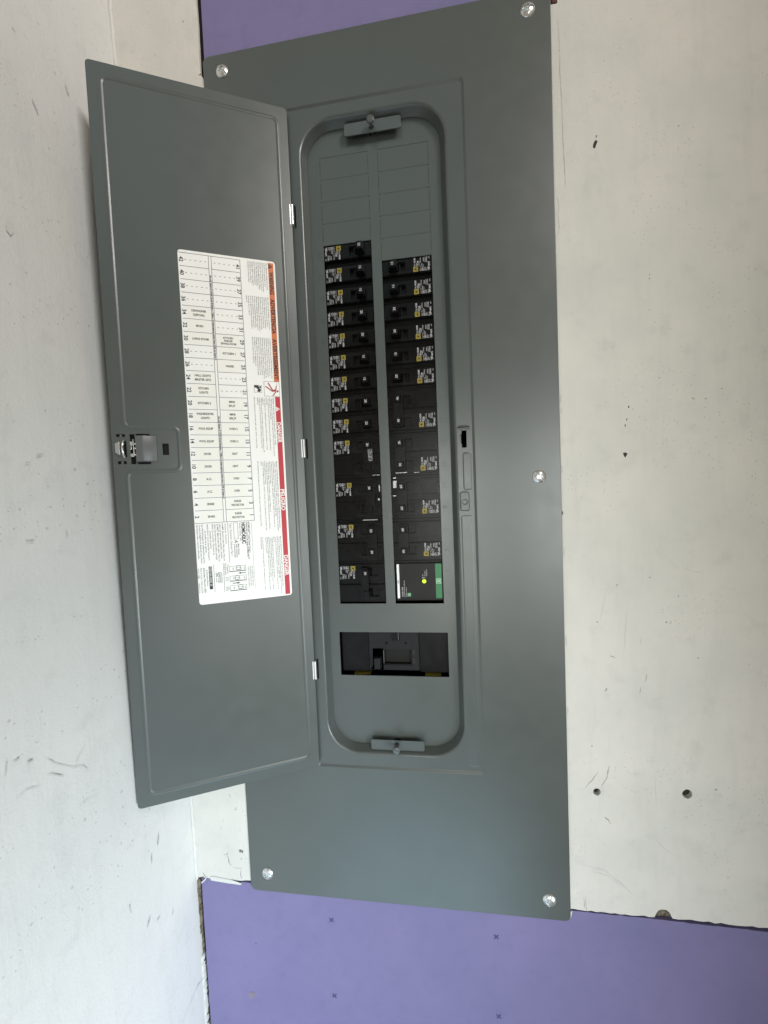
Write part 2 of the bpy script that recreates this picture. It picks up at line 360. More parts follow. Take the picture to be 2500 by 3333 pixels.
# countersunk board screw with torn paper
mb = MB().loft(shift(lathe([(3.6, -0.15), (3.5, -0.35), (2.4, 0.2), (0.05, 0.25)], 18), -203.3, 2.6, -515.5)); mb.build('board_screw', M_BRASS, pb, 40)
p = Print(onback(2.5)); p.poly([(-203.3+r_*math.cos(a_), -515.5+r_*math.sin(a_)) for a_, r_ in [(2*math.pi*k/22, random.uniform(4.0, 5.6)) for k in range(22)]]); p.build('torn_ring', mat('torn_purple_paper', (0.21, 0.18, 0.27), 0.9), pb)
p = Print(onback(2.5)); p.poly([(-194.2, -444.5), (-192.6, -444.8), (-193.0, -442.6), (-194.0, -442.9)]); p.build('pit_mark', M_PMARK, pb)
# raw gypsum edge in the corner gap, wood and a painted gap shade behind the boards
def edge_strip(ztop, zbot, w0, ybase, name, mt_):
    vv = []; ff = []; zz = ztop; k = 0
    while zz > zbot:
        t = (zz-ztop)/(zbot-ztop); xl = wall_x(zz)-0.5; wd = max(1.0, w0*(1-0.55*t)+random.uniform(-1.0, 1.0)); yy = ybase+random.uniform(-0.6, 0.6)
        vv += [(xl, yy, zz), (xl+wd*0.5, yy+random.uniform(-0.5, 0.9), zz), (xl+wd, yy+2.0+random.uniform(0, 1.5), zz), (xl+wd+0.4, 13, zz)]
        if k: ff += [(4*k-4+j, 4*k-3+j, 4*k+1+j, 4*k+j) for j in range(3)]
        k += 1; zz -= random.uniform(1.4, 3.8)
    return MB().add(vv, ff).build(name, mt_, side, 60)
edge_strip(-362, -440, 4.4, 2.4, 'gypsum_edge', M_GYP)
edge_strip(-440, -900, 1.6, 4.5, 'gypsum_edge', M_GYP)
edge_strip(-470, -900, 1.5, 0.8, 'torn_paper', M_PAPERTEAR)
MB().box(194, 206, 5, 60, 560, 900).build('stud_and_gap_shade', M_WOOD, cav, None, 0.5)
MB().box(-198.0, -193.5, 4.4, 60, 560, 900).build('stud_and_gap_shade', M_GAPSHADE, cav)  # near-black filler, the shade of the gap is in its colour
MB().box(196.5, 202.0, 0.8, 5, 634.5, 645).build('wood_sliver', M_WOOD, board_r, None, 0.4)
# rough caulk in the corner
path = []; rad = []
zz = -362.0
while zz < 950:
    path.append((wall_x(zz)+1.0+random.uniform(-0.6, 0.6), 1.2+random.uniform(-0.5, 0.4), zz)); rad.append(random.uniform(1.3, 2.9) if zz < 0 else random.uniform(2.0, 2.6)); zz += random.uniform(3, 7)
tube(path, rad, 8).build('corner_caulk', M_CAULK, side, 70)
# torn paper along the strip's lower edge
def flap(pts, y, mt=M_PAPERTEAR): 
    mb = MB(); n = len(pts); mb.add([(x, y+random.uniform(-0.3, 0.3), z) for x, z in pts]+[(x, y+0.5, z) for x, z in pts], [tuple(range(n)), tuple(range(2*n-1, n-1, -1))]+[(i, (i+1) % n, n+(i+1) % n, n+i) for i in range(n)])
    return mb
flap([(-252, -358.5), (-250, -356.8), (-240, -357.2), (-222, -359.0), (-208, -362.2), (-208.5, -364.5), (-226, -364.2), (-250, -362.4)], 1.2).build('torn_paper', M_PAPERTEAR, strip)
flap([(-264.5, -366.5), (-263.3, -367.4), (-258.5, -363.2), (-255.2, -358.4), (-256.6, -358.2), (-260.5, -363.0)], 1.0).build('torn_paper', M_PAPERTEAR, strip)
flap([(194.8, -357), (197.0, -355.6), (196.0, -361.6), (195.0, -365.0), (194.2, -361.0)], 0.9).build('torn_paper', M_PAPERTEAR, board_r)
# scuffs, chips and scratches with shapes of their own
def blob(cx, cz, rx, rz, ang=0, n=11, jit=0.35):
    ca, sa = math.cos(R(ang)), math.sin(R(ang)); out = []
    for k in range(n):
        t = 2*math.pi*k/n; j = 1+random.uniform(-jit, jit); a, b = rx*j*math.cos(t), rz*j*math.sin(t); out.append((cx+a*ca-b*sa, cz+a*sa+b*ca))
    return out
def marks(name, parent, fn, mt, blobs=(), strokes=()):
    for b in blobs:
        p = Print(fn); p.poly(blob(*b)); p.build(name, mt, parent)
    for pts, wd in strokes:
        p = Print(fn); d_ = [pts[0]]
        for i in range(len(pts)-1):
            for t in (0.25, 0.5, 0.75, 1.0): d_.append((pts[i][0]+(pts[i+1][0]-pts[i][0])*t+random.uniform(-.3, .3)*wd, pts[i][1]+(pts[i+1][1]-pts[i][1])*t+random.uniform(-.3, .3)*wd))
        vs_ = []; n = len(d_)
        for i, q in enumerate(d_):
            a = d_[max(0, i-1)]; b = d_[min(n-1, i+1)]; d = math.hypot(b[0]-a[0], b[1]-a[1]) or 1; h = wd/2*(0.35+random.random()*0.8)*min(1, 0.3+i/3, 0.3+(n-1-i)/3)
            vs_ += [p.fn(q[0]-(b[1]-a[1])/d*h, q[1]+(b[0]-a[0])/d*h), p.fn(q[0]+(b[1]-a[1])/d*h, q[1]-(b[0]-a[0])/d*h)]
        p.mb.add(vs_, [(2*i, 2*i+1, 2*i+3, 2*i+2) for i in range(n-1)]); p.build(name, mt, parent)
fb = onback(1.7)
marks('chip_mark', board_r, fb, M_PIT, [(236.3, 487.0, 1.6, 4.6, -22, 9, .25), (237.8, 495, 0.6, 1.6, -10), (261.9, 163.4, 2.4, 2.8, 0, 7, .5), (265.3, 213.3, .7, 1.3), (263.3, 200.4, .6, 1.2), (261.7, 194, .5, 1.6), (196.0, 102.6, .6, 3.0)])
marks('scuff_mark', board_r, fb, M_SCUFFL, [(196.8, 227, .9, 3.5), (197.2, 214, .8, 3), (196.6, 150, .7, 4), (196.8, 60, .8, 5), (197, -40, .8, 6), (197, -120, .7, 5)])
marks('scuff_mark', board_r, fb, M_SCUFFM, [(287.4, 348.5, .5, .8), (287.4, 344.5, .7, 1.0), (316.5, 492.7, .7, .7), (295.5, 241.5, .7, .8), (339.9, 216.8, .8, .9), (328.0, 217.7, 1.6, .6, -25), (355, 225.7, .7, .7), (237.9, -95.2, .8, 2.6, -35), (300, -19, 1, 1), (230, -19, .9, .9), (250.5, 22, .9, .9), (284, 30, 1, 1), (331, -58, 1.0, .7), (347.4, -202.8, 1.3, 1.2), (312, 9, .8, .8), (222, -160, .8, .8)], [([(242, -56.6), (248.5, -58.8)], 1.3), ([(280.3, -76), (278, -86)], .9), ([(273.5, -91), (272.2, -99)], .9), ([(211.6, -340), (212.2, -349), (213, -356)], .8), ([(210.4, -343), (210.9, -352)], .7), ([(240, -182), (237, -196), (231, -207)], 1.2), ([(234, -241.5), (238, -245), (240.5, -250)], 1.6), ([(228, -190), (222, -199), (213, -210)], .7)])
marks('scuff_mark', board_r, fb, M_SCUFFL, [(304.3, -19, 1.2, 1.8), (351, -209, 1.6, 1.2), (359, -301, 1.6, .9, 20), (274, -40, .7, 3, 10)], [([(316, 40), (326, 36), (337, 34)], .9), ([(285, -262), (296, -274), (303, -280)], 1.0), ([(210, -300), (232, -304), (250, -318), (262, -330)], 1.6), ([(220, -307), (236, -310), (252, -324)], 1.0), ([(240, 20), (233, -18)], .8), ([(262, 12), (256, -60)], .8)])
marks('hairline_crack', board_r, fb, M_SCUFFM, (), [([(201.9, 620), (203.4, 590), (203.2, 560), (204.4, 530), (204.6, 500), (205.8, 470), (206.2, 448)], .6), ([(197.5, 440), (199.2, 430), (198.0, 420), (199.4, 408), (197.2, 398)], .5)])
marks('chip_mark', strip, fb, M_SCUFF, [(-206.4, -329.5, .6, 1.6, -20), (-216.5, 698, .9, .9), (-229, -325.6, .8, .6)], [([(-225, -322), (-226.2, -326), (-223.6, -331), (-224.0, -335), (-221.2, -340)], 1.3), ([(-219, -341.5), (-212, -343), (-205, -341.5)], .7), ([(-207.8, -344), (-208.4, -352), (-207.6, -357)], .8), ([(-262, -352), (-258, -358), (-266, -360)], .9)])
marks('scuff_mark', strip, fb, M_SCUFFL, [(-210, -263, 1.6, 2.6, -30), (-217, -246, .9, 3, 20), (-284, 676, .9, 2.4, 30), (-255, 668, 1.0, 3, 20), (-232, -290, .6, 3), (-206, -292, 1.0, .9), (-228, -280, .6, 2)])
fs_ = lambda y, z: (wall_x(z)+1.4, y, z)
M_SCUFFW = mat('grey_wall_scuff', (0.52, 0.525, 0.52), 0.8)
marks('scuff_mark', side, fs_, M_SCUFFW, [(-112, 508, 1.0, 5, 20), (-96, -136, .7, 1.4), (-197, -69, .8, 4.5, -12), (-103, -287, .7, 5, 0), (-81, -327, .9, 5, -42), (-140, 151, .9, .9), (-58, -253, 1.0, 5.5, -18), (-45, -356, .7, 3, -40)], [([(-43, -501), (-21, -497), (-8, -496), (6, -503)], 1.0), ([(-56, -506), (-43, -501)], .9)])
marks('scuff_mark', side, fs_, M_SCUFFL, [(-74, 560, .9, 5, 20), (-144, 179, 3, .9, 25), (-155, 171, 2.2, .7), (-70, -265, .8, 5, -10), (-127, 107, .8, 2.4), (-189, -67, 2.6, .7), (-180, -75, 2.2, .8, -15), (-160, 104, 3.5, .7), (-67, -339, 3, .7, 10)], [([(-168, -80), (-160, -91), (-146, -105), (-136, -110), (-131, -119)], .6), ([(-146, -105), (-138, -98), (-132, -92)], .5), ([(-193, -97), (-185, -95), (-173, -101)], .7), ([(-146, -143), (-136, -143), (-126, -147)], .6), ([(-168, -95), (-160, -101), (-155, -106)], 1.0)])
p = Print(fs_); p.poly(blob(-148, 373, 3.5, 6, 0, 8, .2)); p.build('filler_patch', M_PAPERTEAR, side)

# ================================================================== BREAKER PANEL
panel = empty('breaker_panel', (0, 0, -368.2))
tag(panel, 'grey steel breaker panel cover with its door swung open against the side wall', 'electrical panel')
class Sub:      # helper: build children in world millimetres under the panel empty
    pass
def under_panel(o): o.parent = panel; o.matrix_parent_inverse = Matrix.Translation(Vector((0, 0, 368.2))*S); return o
nc, ns = 10, 10
EL, ER, EB, ET = -194.2, 195.1, -368.2, 651.3
loops = [rrect(EL, ER, EB, ET, 7, 1.6, nc, ns), rrect(EL, ER, EB, ET, 7, 0.7, nc, ns), rrect(EL+.25, ER-.25, EB+.25, ET-.25, 7, 0.2, nc, ns), rrect(EL+.9, ER-.9, EB+.9, ET-.9, 7, 0.0, nc, ns),
         rrect(-98.5, 104.4, -199.6, 577.8, 4, 0.0, nc, ns), rrect(-97.7, 103.6, -198.8, 577.0, 4, 0.15, nc, ns), rrect(-96.2, 102.0, -197.2, 575.4, 4, 1.45, nc, ns), rrect(-95.4, 101.2, -196.4, 574.6, 4, 1.6, nc, ns)]
X0, X1, Z0, Z1, RR = -82.0, 82.0, -180.5, 561.0, 38.0
for d, y in ((-3.2, 1.6), (-2.0, 1.65), (-0.8, 2.1), (0.2, 3.0), (0.9, 4.4), (1.3, 5.6), (4.6, 12.4), (3.4, 12.4), (0.0, 5.6), (-3.4, 3.1)):
    loops.append(rrect(X0+d, X1-d, Z0+d, Z1-d, max(4, RR-d), y, nc, ns))
loops += [rrect(-97.5, 103.4, -198.6, 576.8, 4, 3.1, nc, ns), rrect(-99.6, 105.6, -200.8, 579.0, 4, 1.6, nc, ns)]
cover = MB().loft(loops, wrap=True).build('cover', M_GREY)
slot = MB().add([(89.8, -5, 180.3), (95.2, -5, 180.3), (95.2, -5, 199.5), (89.8, -5, 199.5), (89.8, -5, 195.6), (87.6, -5, 195.6), (87.6, -5, 184.3), (89.8, -5, 184.3)]+[(89.8, 9, 180.3), (95.2, 9, 180.3), (95.2, 9, 199.5), (89.8, 9, 199.5), (89.8, 9, 195.6), (87.6, 9, 195.6), (87.6, 9, 184.3), (89.8, 9, 184.3)],
                 [tuple(range(8)), tuple(range(15, 7, -1))]+[(i, (i+1) % 8, 8+(i+1) % 8, 8+i) for i in range(8)])
boolean_cut(cover, [slot])
cover.data.polygons.foreach_set('use_smooth', [True]*len(cover.data.polygons)); cover.data.set_sharp_from_angle(angle=R(38))
wn(cover); under_panel(cover)
# pressed details round the latch slot
def pad(x0, x1, z0, z1, h, y=1.6, r=1.6, sl=1.2):
    return MB().loft([rrect(x0-sl, x1+sl, z0-sl, z1+sl, r+sl, y+0.05, 5, 3), rrect(x0-sl*.5, x1+sl*.5, z0-sl*.5, z1+sl*.5, r+sl*.5, y-h*.3, 5, 3), rrect(x0, x1, z0, z1, r, y-h*.9, 5, 3), rrect(x0+.5, x1-.5, z0+.5, z1-.5, r, y-h, 5, 3)], False, True)
for a in ((86.4, 95.2, 109.5, 130.0, 0.8), (91.0, 98.6, 133.5, 174.0, 0.45), (86.2, 98.4, 201.6, 204.6, 0.8), (87.2, 98.0, -190.0, 103.0, 0.3)):
    pad(*a).build('pressed_rib', M_GREY, cover, 70)
MB().loft(shift(lathe([(3.4, -.1), (3.2, -.5), (2.4, -.3), (2.2, .6), (.02, .6)], 18), 91.0, 0.3, 119)).build('rivet_dimple', M_GREY, cover, 50)

# dead front with the two rows of openings
KP = 24.93
dfl = rrect(-90, 90, -192, 572, 20, 0, 6, 2)
holes = [rect(-62.6, -5.4, -0.7, 428+4*KP), rect(6.0, 63.7, -0.9, 403+5*KP), rect(-65.7, 66.9, -90.2, -36.0), circ(1.5, 550.6, 6.0, 20), circ(1.5, -173.8, 6.0, 20)]
dead = plate('dead_front', [(x, z) for x, _, z in dfl], holes, 13.0, 14.4, M_GREY); under_panel(dead)
kmesh = {}
def knock(x0, x1, z0):
    key = round(x1-x0, 1)
    if key not in kmesh:
        wd = x1-x0
        b = MB()
        b.loft([rrect(.3, wd-.3, .03, KP-.03, .6, 14.2, 3, 2), rrect(.3, wd-.3, .03, KP-.03, .6, 13.35, 3, 2), rrect(.3, wd-.3, .3, KP-.3, .6, 13.12, 3, 2)], False, True)
        for zz in (1.0, KP-4.0): b.box(-.2, .9, 13.06, 14.2, zz, zz+3.0); b.box(wd-.9, wd+.2, 13.06, 14.2, zz, zz+3.0)
        kmesh[key] = b.mesh('knockout_plate')
    o = obj('knockout_plate', kmesh[key], M_GREY, dead); o.location = (x0*S, 0, z0*S)
MB().box(-63.5, -4.5, 14.55, 15.0, 428.2, 530).build('knockout_backing', M_EMB, dead); MB().box(5.0, 64.5, 14.55, 15.0, 403.2, 530).build('knockout_backing', M_EMB, dead)
for k in range(4): knock(-62.6, -5.4, 428+k*KP)
for k in range(5): knock(6.0, 63.7, 403+k*KP)
for k, n_ in enumerate(range(2, 36, 2)):
    Print(onback(12.85)).text(str(n_), -67.5, 12.5+25.3*k, 5.2, -87, 'C', res=3).build('embossed_number', M_EMB, dead)
    if k < 16: Print(onback(12.85)).text(str(n_-1), 69.0, 12.5+25.3*k, 5.2, 93, 'C', res=3).build('embossed_number', M_EMB, dead)
# enclosure behind
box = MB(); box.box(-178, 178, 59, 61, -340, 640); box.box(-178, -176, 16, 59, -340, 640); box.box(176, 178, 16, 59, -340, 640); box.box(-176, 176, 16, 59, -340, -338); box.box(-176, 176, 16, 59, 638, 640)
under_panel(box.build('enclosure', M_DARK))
# clips and studs
for zc, up in ((547.6, 1), (-172.2, -1)):
    z0, z1 = (541.0, 554.5) if up > 0 else (-178.5, -166.2)
    kh = [(-1.0+2.6+2.2*math.cos(R(a)), zc-up*4.0+2.2*math.sin(R(a))*1.0) for a in range(0, 360, 24)]
    kh = circ(1.5, zc-up*1.0, 2.6, 16)
    cl = plate('retaining_clip', [(x, z) for x, _, z in rrect(-30.3, 34.4, z0, z1, 2.0, 0, 4, 2)], [kh], 5.6, 6.8, M_CLIP, None, 0.35); under_panel(cl)
    lip = MB().box(-29.0, 33.0, 6.6, 12.6, (z1-1.2 if up > 0 else z0), (z1 if up > 0 else z0+1.2)); lip.build('clip_flange', M_CLIP, cl)
    yh = -3.6 if up > 0 else -5.2
    st = MB().loft(shift(lathe([(2.0, 14), (2.0, yh+3.0), (3.0, yh+2.8), (4.25, yh+2.4), (4.4, yh+1.2), (4.0, yh+.3), (2.6, yh-.25), (.03, yh-.35)], 24), 1.5, 0, zc), False, True)
    under_panel(st.build('clip_stud', M_CLIP, None, 40))
# cover screws with crossed recess
def screw(a0, seed):
    rnd = random.Random(seed); nr, na = 26, 72; Rr = 7.5; vv = [(0, -2.9+1.9, 0)]; ff = []
    ca, sa = math.cos(R(a0)), math.sin(R(a0))
    for i in range(1, nr+1):
        r = Rr*i/nr
        for k in range(na):
            t = 2*math.pi*k/na; x, z = r*math.cos(t), r*math.sin(t); a, b = x*ca+z*sa, -x*sa+z*ca
            y = -3.1*(1-(r/Rr)**2.6)-0.35
            if i == nr: y = 0.05
            d = 0.0
            wslot = 1.0
            if abs(b) < wslot and r < 6.6: d = 1.5
            if abs(a) < 0.95 and r < 3.6: d = 1.5
            if r < 1.6: d = 2.0
            vv.append((x, y+d, z))
    for k in range(na): ff.append((0, 1+k, 1+(k+1) % na))
    for i in range(nr-1):
        for k in range(na): ff.append((1+i*na+k, 1+i*na+(k+1) % na, 1+(i+1)*na+(k+1) % na, 1+(i+1)*na+k))
    return MB().add(vv, ff)
for x, z, a in ((-170.6, 631.6, -38), (171.9, 631.6, 4), (171.9, 143.8, -48), (-170.6, -344.5, -30), (171.9, -344.5, 80)):
    o = screw(a, int(x+z)).build('cover_screw', M_STEEL, None, 42); o.location = (x*S, 0, z*S); under_panel(o)
# hinge knuckles
for z0, z1 in ((446.2, 468.3), (179.1, 200.1), (-88.4, -66.6)):
    h = MB()
    for xc, r in ((-93.6, 1.55), (-96.4, 1.75)):
        lp = [[(xc+r*math.cos(2*math.pi*k/14), -2.4+r*math.sin(2*math.pi*k/14), zz) for k in range(14)] for zz in (z0, z1)]
        h.loft(lp, True, True)
    o = h.build('hinge', M_HINGE, None, 40); under_panel(o)
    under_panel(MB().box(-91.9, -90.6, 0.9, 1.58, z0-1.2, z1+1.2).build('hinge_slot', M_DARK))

# ---- door
DA = R(155.04); HX, DW, DT, DB = -93.8, 194.4, 574.5, -195.6
ux = Vector((math.cos(DA), -math.sin(DA), 0)); uy = Vector((-ux.y, ux.x, 0))
DM = Matrix((ux, uy, Vector((0, 0, 1)))).transposed().to_4x4(); DM.translation = Vector((HX, -3.0, 0))*S
def dl(x0, x1, z0, z1, r, y): return rrect(x0, x1, z0, z1, r, y, 8, 8)
door_l = [dl(0.6, DW-.6, DB+.6, DT-.6, 3.5, -0.0), dl(0.2, DW-.2, DB+.2, DT-.2, 4, -0.25), dl(0, DW, DB, DT, 4, -.8), dl(0, DW, DB, DT, 4, -2.6), dl(0.6, DW-.6, DB+.6, DT-.6, 3.5, -3.0)]
door = MB().loft(door_l, True, True).build('door', M_GREY)
def cutbox(x0, x1, z0, z1): return MB().box(x0, x1, -8, 6, z0, z1)
cuts = [(182.1, 190.1, 202.0, 204.9), (182.1, 190.1, 174.0, 177.0), (173.4, 178.0, 173.7, 204.9), (159.7, 172.2, 203.4, 205.3), (159.7, 172.2, 173.6, 175.9), (142.1, 148.2, 183.1, 195.3)]
boolean_cut(door, [cutbox(*c) for c in cuts])
door.data.polygons.foreach_set('use_smooth', [True]*len(door.data.polygons)); door.data.set_sharp_from_angle(angle=R(40))
wn(door); door.parent = panel; door.matrix_parent_inverse = Matrix.Translation(Vector((0, 0, 368.2))*S); door.matrix_basis = DM
def bead(path, hw, h, y0=0.0):
    # rounded pressed bead following a closed path in (u, z)
    n = len(path); prof = [(-hw, -.12), (-hw*.72, h*.12), (-hw*.42, h*.62), (-hw*.14, h*.97), (hw*.14, h*.97), (hw*.42, h*.62), (hw*.72, h*.12), (hw, -.12)]
    vv = []
    for i, (u, z) in enumerate(path):
        a = path[i-1]; b = path[(i+1) % n]; d = math.hypot(b[0]-a[0], b[1]-a[1]); nx, nz = -(b[1]-a[1])/d, (b[0]-a[0])/d
        vv += [(u+nx*o_, y0+y, z+nz*o_) for o_, y in prof]
    m_ = len(prof); ff = [(i*m_+j, i*m_+j+1, ((i+1) % n)*m_+j+1, ((i+1) % n)*m_+j) for i in range(n) for j in range(m_-1)]
    return MB().add(vv, ff)
def round_path(pts, r, k=7, step=40):
    out = []; n = len(pts)
    for i, p_ in enumerate(pts):
        p_ = Vector(p_); a = Vector(pts[i-1]); b = Vector(pts[(i+1) % n]); rr = min(r, (a-p_).length*.45, (b-p_).length*.45)
        s_ = p_+(a-p_).normalized()*rr; e_ = p_+(b-p_).normalized()*rr
        for t in range(k+1):
            t /= k; out.append(tuple(s_*(1-t)**2+p_*2*t*(1-t)+e_*t*t))
        nxt = Vector(pts[(i+1) % n]); e2 = nxt+(p_-nxt).normalized()*min(r, (nxt-p_).length*.45); q = max(1, int((e2-e_).length/step))
        for t in range(1, q): out.append(tuple(e_+(e2-e_)*t/q))
    return out
bp_ = round_path([(11.5, 560.4), (11.5, -182.3), (182.3, -182.3), (182.3, 166.2), (132.0, 166.2), (132.0, 212.0), (182.3, 212.0), (182.3, 560.4)], 7)
bead(bp_, 2.8, 0.62).build('pressed_bead', M_GREY, door, 80)
# latch
MB().box(138, 192, -9, -3.4, 171, 207).build('latch_housing', M_HANDLE, door, None, 0.8)
lp = []
for z in (176.3, 177.2, 202.2, 203.1):
    e = 0.4 if z in (176.3, 203.1) else 0
    lp.append([(153.0, .05, z), (153.2, .9-e, z), (156, 1.2-e, z), (161.5, 2.6-e, z), (164.6, 4.3-e, z), (166.2, 4.4-e, z), (170, 3.5-e, z), (172.3, 3.2-e, z), (172.4, .05, z)])
MB().loft(lp, True, True).build('latch_cover', M_LATCH, door, 30)
for z0, z1 in ((202.2, 204.7), (174.2, 176.8)): MB().box(185.0, 187.2, -2.6, -0.4, z0, z1).build('latch_tab', M_LATCH, door, None, 0.3)
for z0, z1 in ((192.8, 197.2), (181.4, 184.6)): MB().box(174.8, 178.2, -2.4, 0.7, z0, z1).build('latch_tab', M_ZINC, door, None, 0.3)
MB().box(176.2, 178.1, -2.6, 0.6, 188.8, 192.2).build('latch_tab', M_CHROME, door, None, 0.3)
tube([(174.3, 1.8, 182.0), (174.3, 1.9, 190), (174.4, 1.8, 199.2)], 0.75, 10).build('latch_pin', M_CHROME, door, 40)
for zc in (183.4, 194.6, 190.0): MB().loft(shift(lathe([(1.0, 1.0), (1.3, 1.6), (0.9, 2.3), (.02, 2.5)], 12), 172.9, 0, zc)).build('latch_ball', M_CHROME, door, 40)
t_ = MB().add([(191.6, .1, 185.3), (186.5, .1, 182.1), (186.5, .1, 197.5), (191.6, .1, 195.4), (191.0, 2.6, 185.8), (186.7, 3.4, 182.7), (186.7, 3.4, 196.9), (191.0, 2.6, 194.9)], [(0, 1, 2, 3), (4, 7, 6, 5), (0, 4, 5, 1), (1, 5, 6, 2), (2, 6, 7, 3), (3, 7, 4, 0)])
t_.build('latch_tongue', M_ZINC, door, None, 0.4)
tube([(183.4, 0.6, 181.2), (183.9, 2.4, 184), (184.2, 3.4, 188), (184.2, 3.4, 191), (183.9, 2.4, 195), (183.4, 0.6, 197.6)], 1.25, 10).build('latch_spring', M_CHROME, door, 40)
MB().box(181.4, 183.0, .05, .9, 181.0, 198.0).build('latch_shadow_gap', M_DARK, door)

# ================================================================== CIRCUIT DIRECTORY (stuck on the door)
direc = empty('circuit_directory'); direc.matrix_world = DM @ Matrix.Translation(Vector((72, 0, 17.8))*S)
tag(direc, 'white circuit directory label with red and orange warning bands stuck on the open door', 'label')
def fn(lift): return lambda a, b: (-a-72, lift, b-17.8)          # a = -u, b = z on the door
def dsheet(u0, u1, z0, z1, r, y0, y1): return [[(x-72, y0, z-17.8) for x, _, z in rrect(u0, u1, z0, z1, r, 0, 6, 2)], [(x-72, y1, z-17.8) for x, _, z in rrect(u0, u1, z0, z1, r, 0, 6, 2)]]
MB().loft(dsheet(22.1, 121.9, 17.7, 400.8, 3.2, 0.04, 0.20), True, True).build('sheet', M_PAPER, direc)
INK = 0.30
ZT, RP = 397.8, 13.80
p = Print(fn(INK)); Lw = 0.42
zb = ZT-21*RP
p.line((-121.6, ZT), (-59.5, ZT), Lw); p.line((-121.6, zb), (-59.5, zb), Lw)
p.line((-59.6, ZT), (-59.6, zb), Lw); p.line((-91.9, ZT), (-91.9, zb), Lw); p.line((-89.1, ZT), (-89.1, zb), Lw)
for k in range(1, 21):
    z = ZT-k*RP; p.line((-120.5, z), (-92.1, z), Lw); p.line((-88.9, z), (-60.2, z), Lw)
p.build('table_lines', M_INK, direc)
left = {34: ['DISHWASHER', 'DISPOSAL'], 32: ['MICRO'], 30: ['LIVING ROOM'], 24: ['HALL LIGHTS', 'MASTER GFCI'], 22: ['KITCHEN', 'LIGHTS'], 20: ['KITCHEN 2'], 18: ['WASHER/DRYER', 'LIGHTS'], 16: ['POOL EQUIP'], 14: ['POOL EQUIP'], 12: ['DRYER'], 10: ['DRYER'], 8: ['A.C.'], 6: ['A.C.'], 4: ['SPARE'], 2: ['SPARE']}
right = {29: ['KITCHEN', 'FRIDGE', 'SEWING ROOM'], 27: ['KITCHEN 1'], 25: ['WASHER'], 19: ['MINI', 'SPLIT'], 17: ['MINI', 'SPLIT'], 15: ['OVEN 2'], 13: ['OVEN 2'], 11: ['HEAT'], 9: ['HEAT'], 7: ['OVEN'], 5: ['OVEN'], 3: ['SURGE', 'PROTECTOR'], 1: ['SURGE', 'PROTECTOR']}
tapes = []; names_later = []
for k in range(21):
    zc = ZT-(k+.5)*RP; nl, nr = 42-2*k, 41-2*k
    Print(fn(INK)).text(str(nl), -118.7, zc, 3.9, -90, 'C', bold=.022, res=3).build('circuit_number', M_INK, direc)
    Print(fn(INK)).text(str(nr), -62.1, zc-0.4, 3.9, -90, 'C', bold=.022, res=3).build('circuit_number', M_INK, direc)
    for nn, names, xc, xs in ((nl, left, -104.4, -115.6), (nr, right, -76.3, -86.8)):
        if nn in names:
            ls = names[nn]; st = 4.4 if len(ls) == 2 else 3.1
            tapes.append((xc, zc)); pc = Print(fn(INK+.04))
            for j, s_ in enumerate(ls): pc.text(s_, xc, zc+(len(ls)-1)*st/2-j*st, 2.3 if len(ls) < 3 else 2.1, 0, 'C', width=1.45*len(s_), bold=.03)
            names_later.append(pc)
        else:
            pd = Print(fn(INK))
            for j in range(5): pd.rect(xs+4.9*j, xs+4.9*j+1.9, zc-.22, zc+.22)
            pd.build('blank_dashes', M_INK, direc)
tm = MB().loft([[(x, .20, z) for x, _, z in rrect(-11.6, 11.6, -5.6, 5.6, .8, 0, 4, 1)], [(x, .29, z) for x, _, z in rrect(-11.6, 11.6, -5.6, 5.6, .8, 0, 4, 1)]], True, True).mesh('name_tape')
for xc, zc in tapes:
    o = obj('name_tape', tm, M_TAPE, direc); o.location = ((-xc-72)*S, 0, (zc-17.8)*S)
for pc in names_later: pc.build('circuit_name', M_INK, direc)
for z0, z1 in ((377.4, 286.3), (225.2, 134.0)):
    Print(fn(INK)).text('Use only Square D HOM Circuit Breakers. / Utilice sólo interruptores automáticos HOM de Square D', -90.5, z0, 1.6, -90, 'L', width=z0-z1, bold=.05).build('breaker_notice', M_INK, direc)
# warning bands
Print(fn(INK)).rect(-29.7, -23.9, 266.0, 398.9).build('orange_band', M_ORANGE, direc)
Print(fn(INK)).rect(-29.6, -24.1, 19.3, 248.6).build('red_band', M_RED, direc)
for st, z0, wd in (('WARNING', 388.9, 25.0), ('ADVERTENCIA', 359.0, 39.2), ('AVERTISSEMENT', 314.4, 46.3)):
    Print(fn(INK+.08)).text(st, -26.8, z0, 4.3, -90, width=wd, bold=.034, res=3).build('warning_word', M_INK, direc)
Print(fn(INK+.08)).poly([(-29.4, 397.9), (-29.4, 391.9), (-24.6, 394.9)]).build('warning_triangle', M_INK, direc)
p = Print(fn(INK+.12)); p.poly([(-28.6, 395.25), (-28.6, 394.55), (-27.9, 394.55), (-27.9, 395.25)]).poly([(-27.5, 395.25), (-27.5, 394.55), (-25.8, 394.75), (-25.8, 395.05)]); p.build('warning_mark', M_ORANGE, direc)
for st, z0, wd in (('DANGER', 219.6, 23.6), ('PELIGRO', 142.4, 24.6), ('DANGER', 65.3, 24.1)):
    Print(fn(INK+.08)).text(st, -26.8, z0, 4.3, -90, width=wd, bold=.034, res=3).build('danger_word', M_LABELWHITE, direc)
Print(fn(INK+.08)).poly([(-29.2, 237.5), (-29.2, 231.9), (-24.7, 234.7)]).build('danger_triangle', M_LABELWHITE, direc)
p = Print(fn(INK+.12)); p.poly([(-28.5, 235.05), (-28.5, 234.35), (-27.8, 234.35), (-27.8, 235.05)]).poly([(-27.4, 235.05), (-27.4, 234.35), (-25.9, 234.55), (-25.9, 234.85)]); p.build('danger_mark', M_RED, direc)
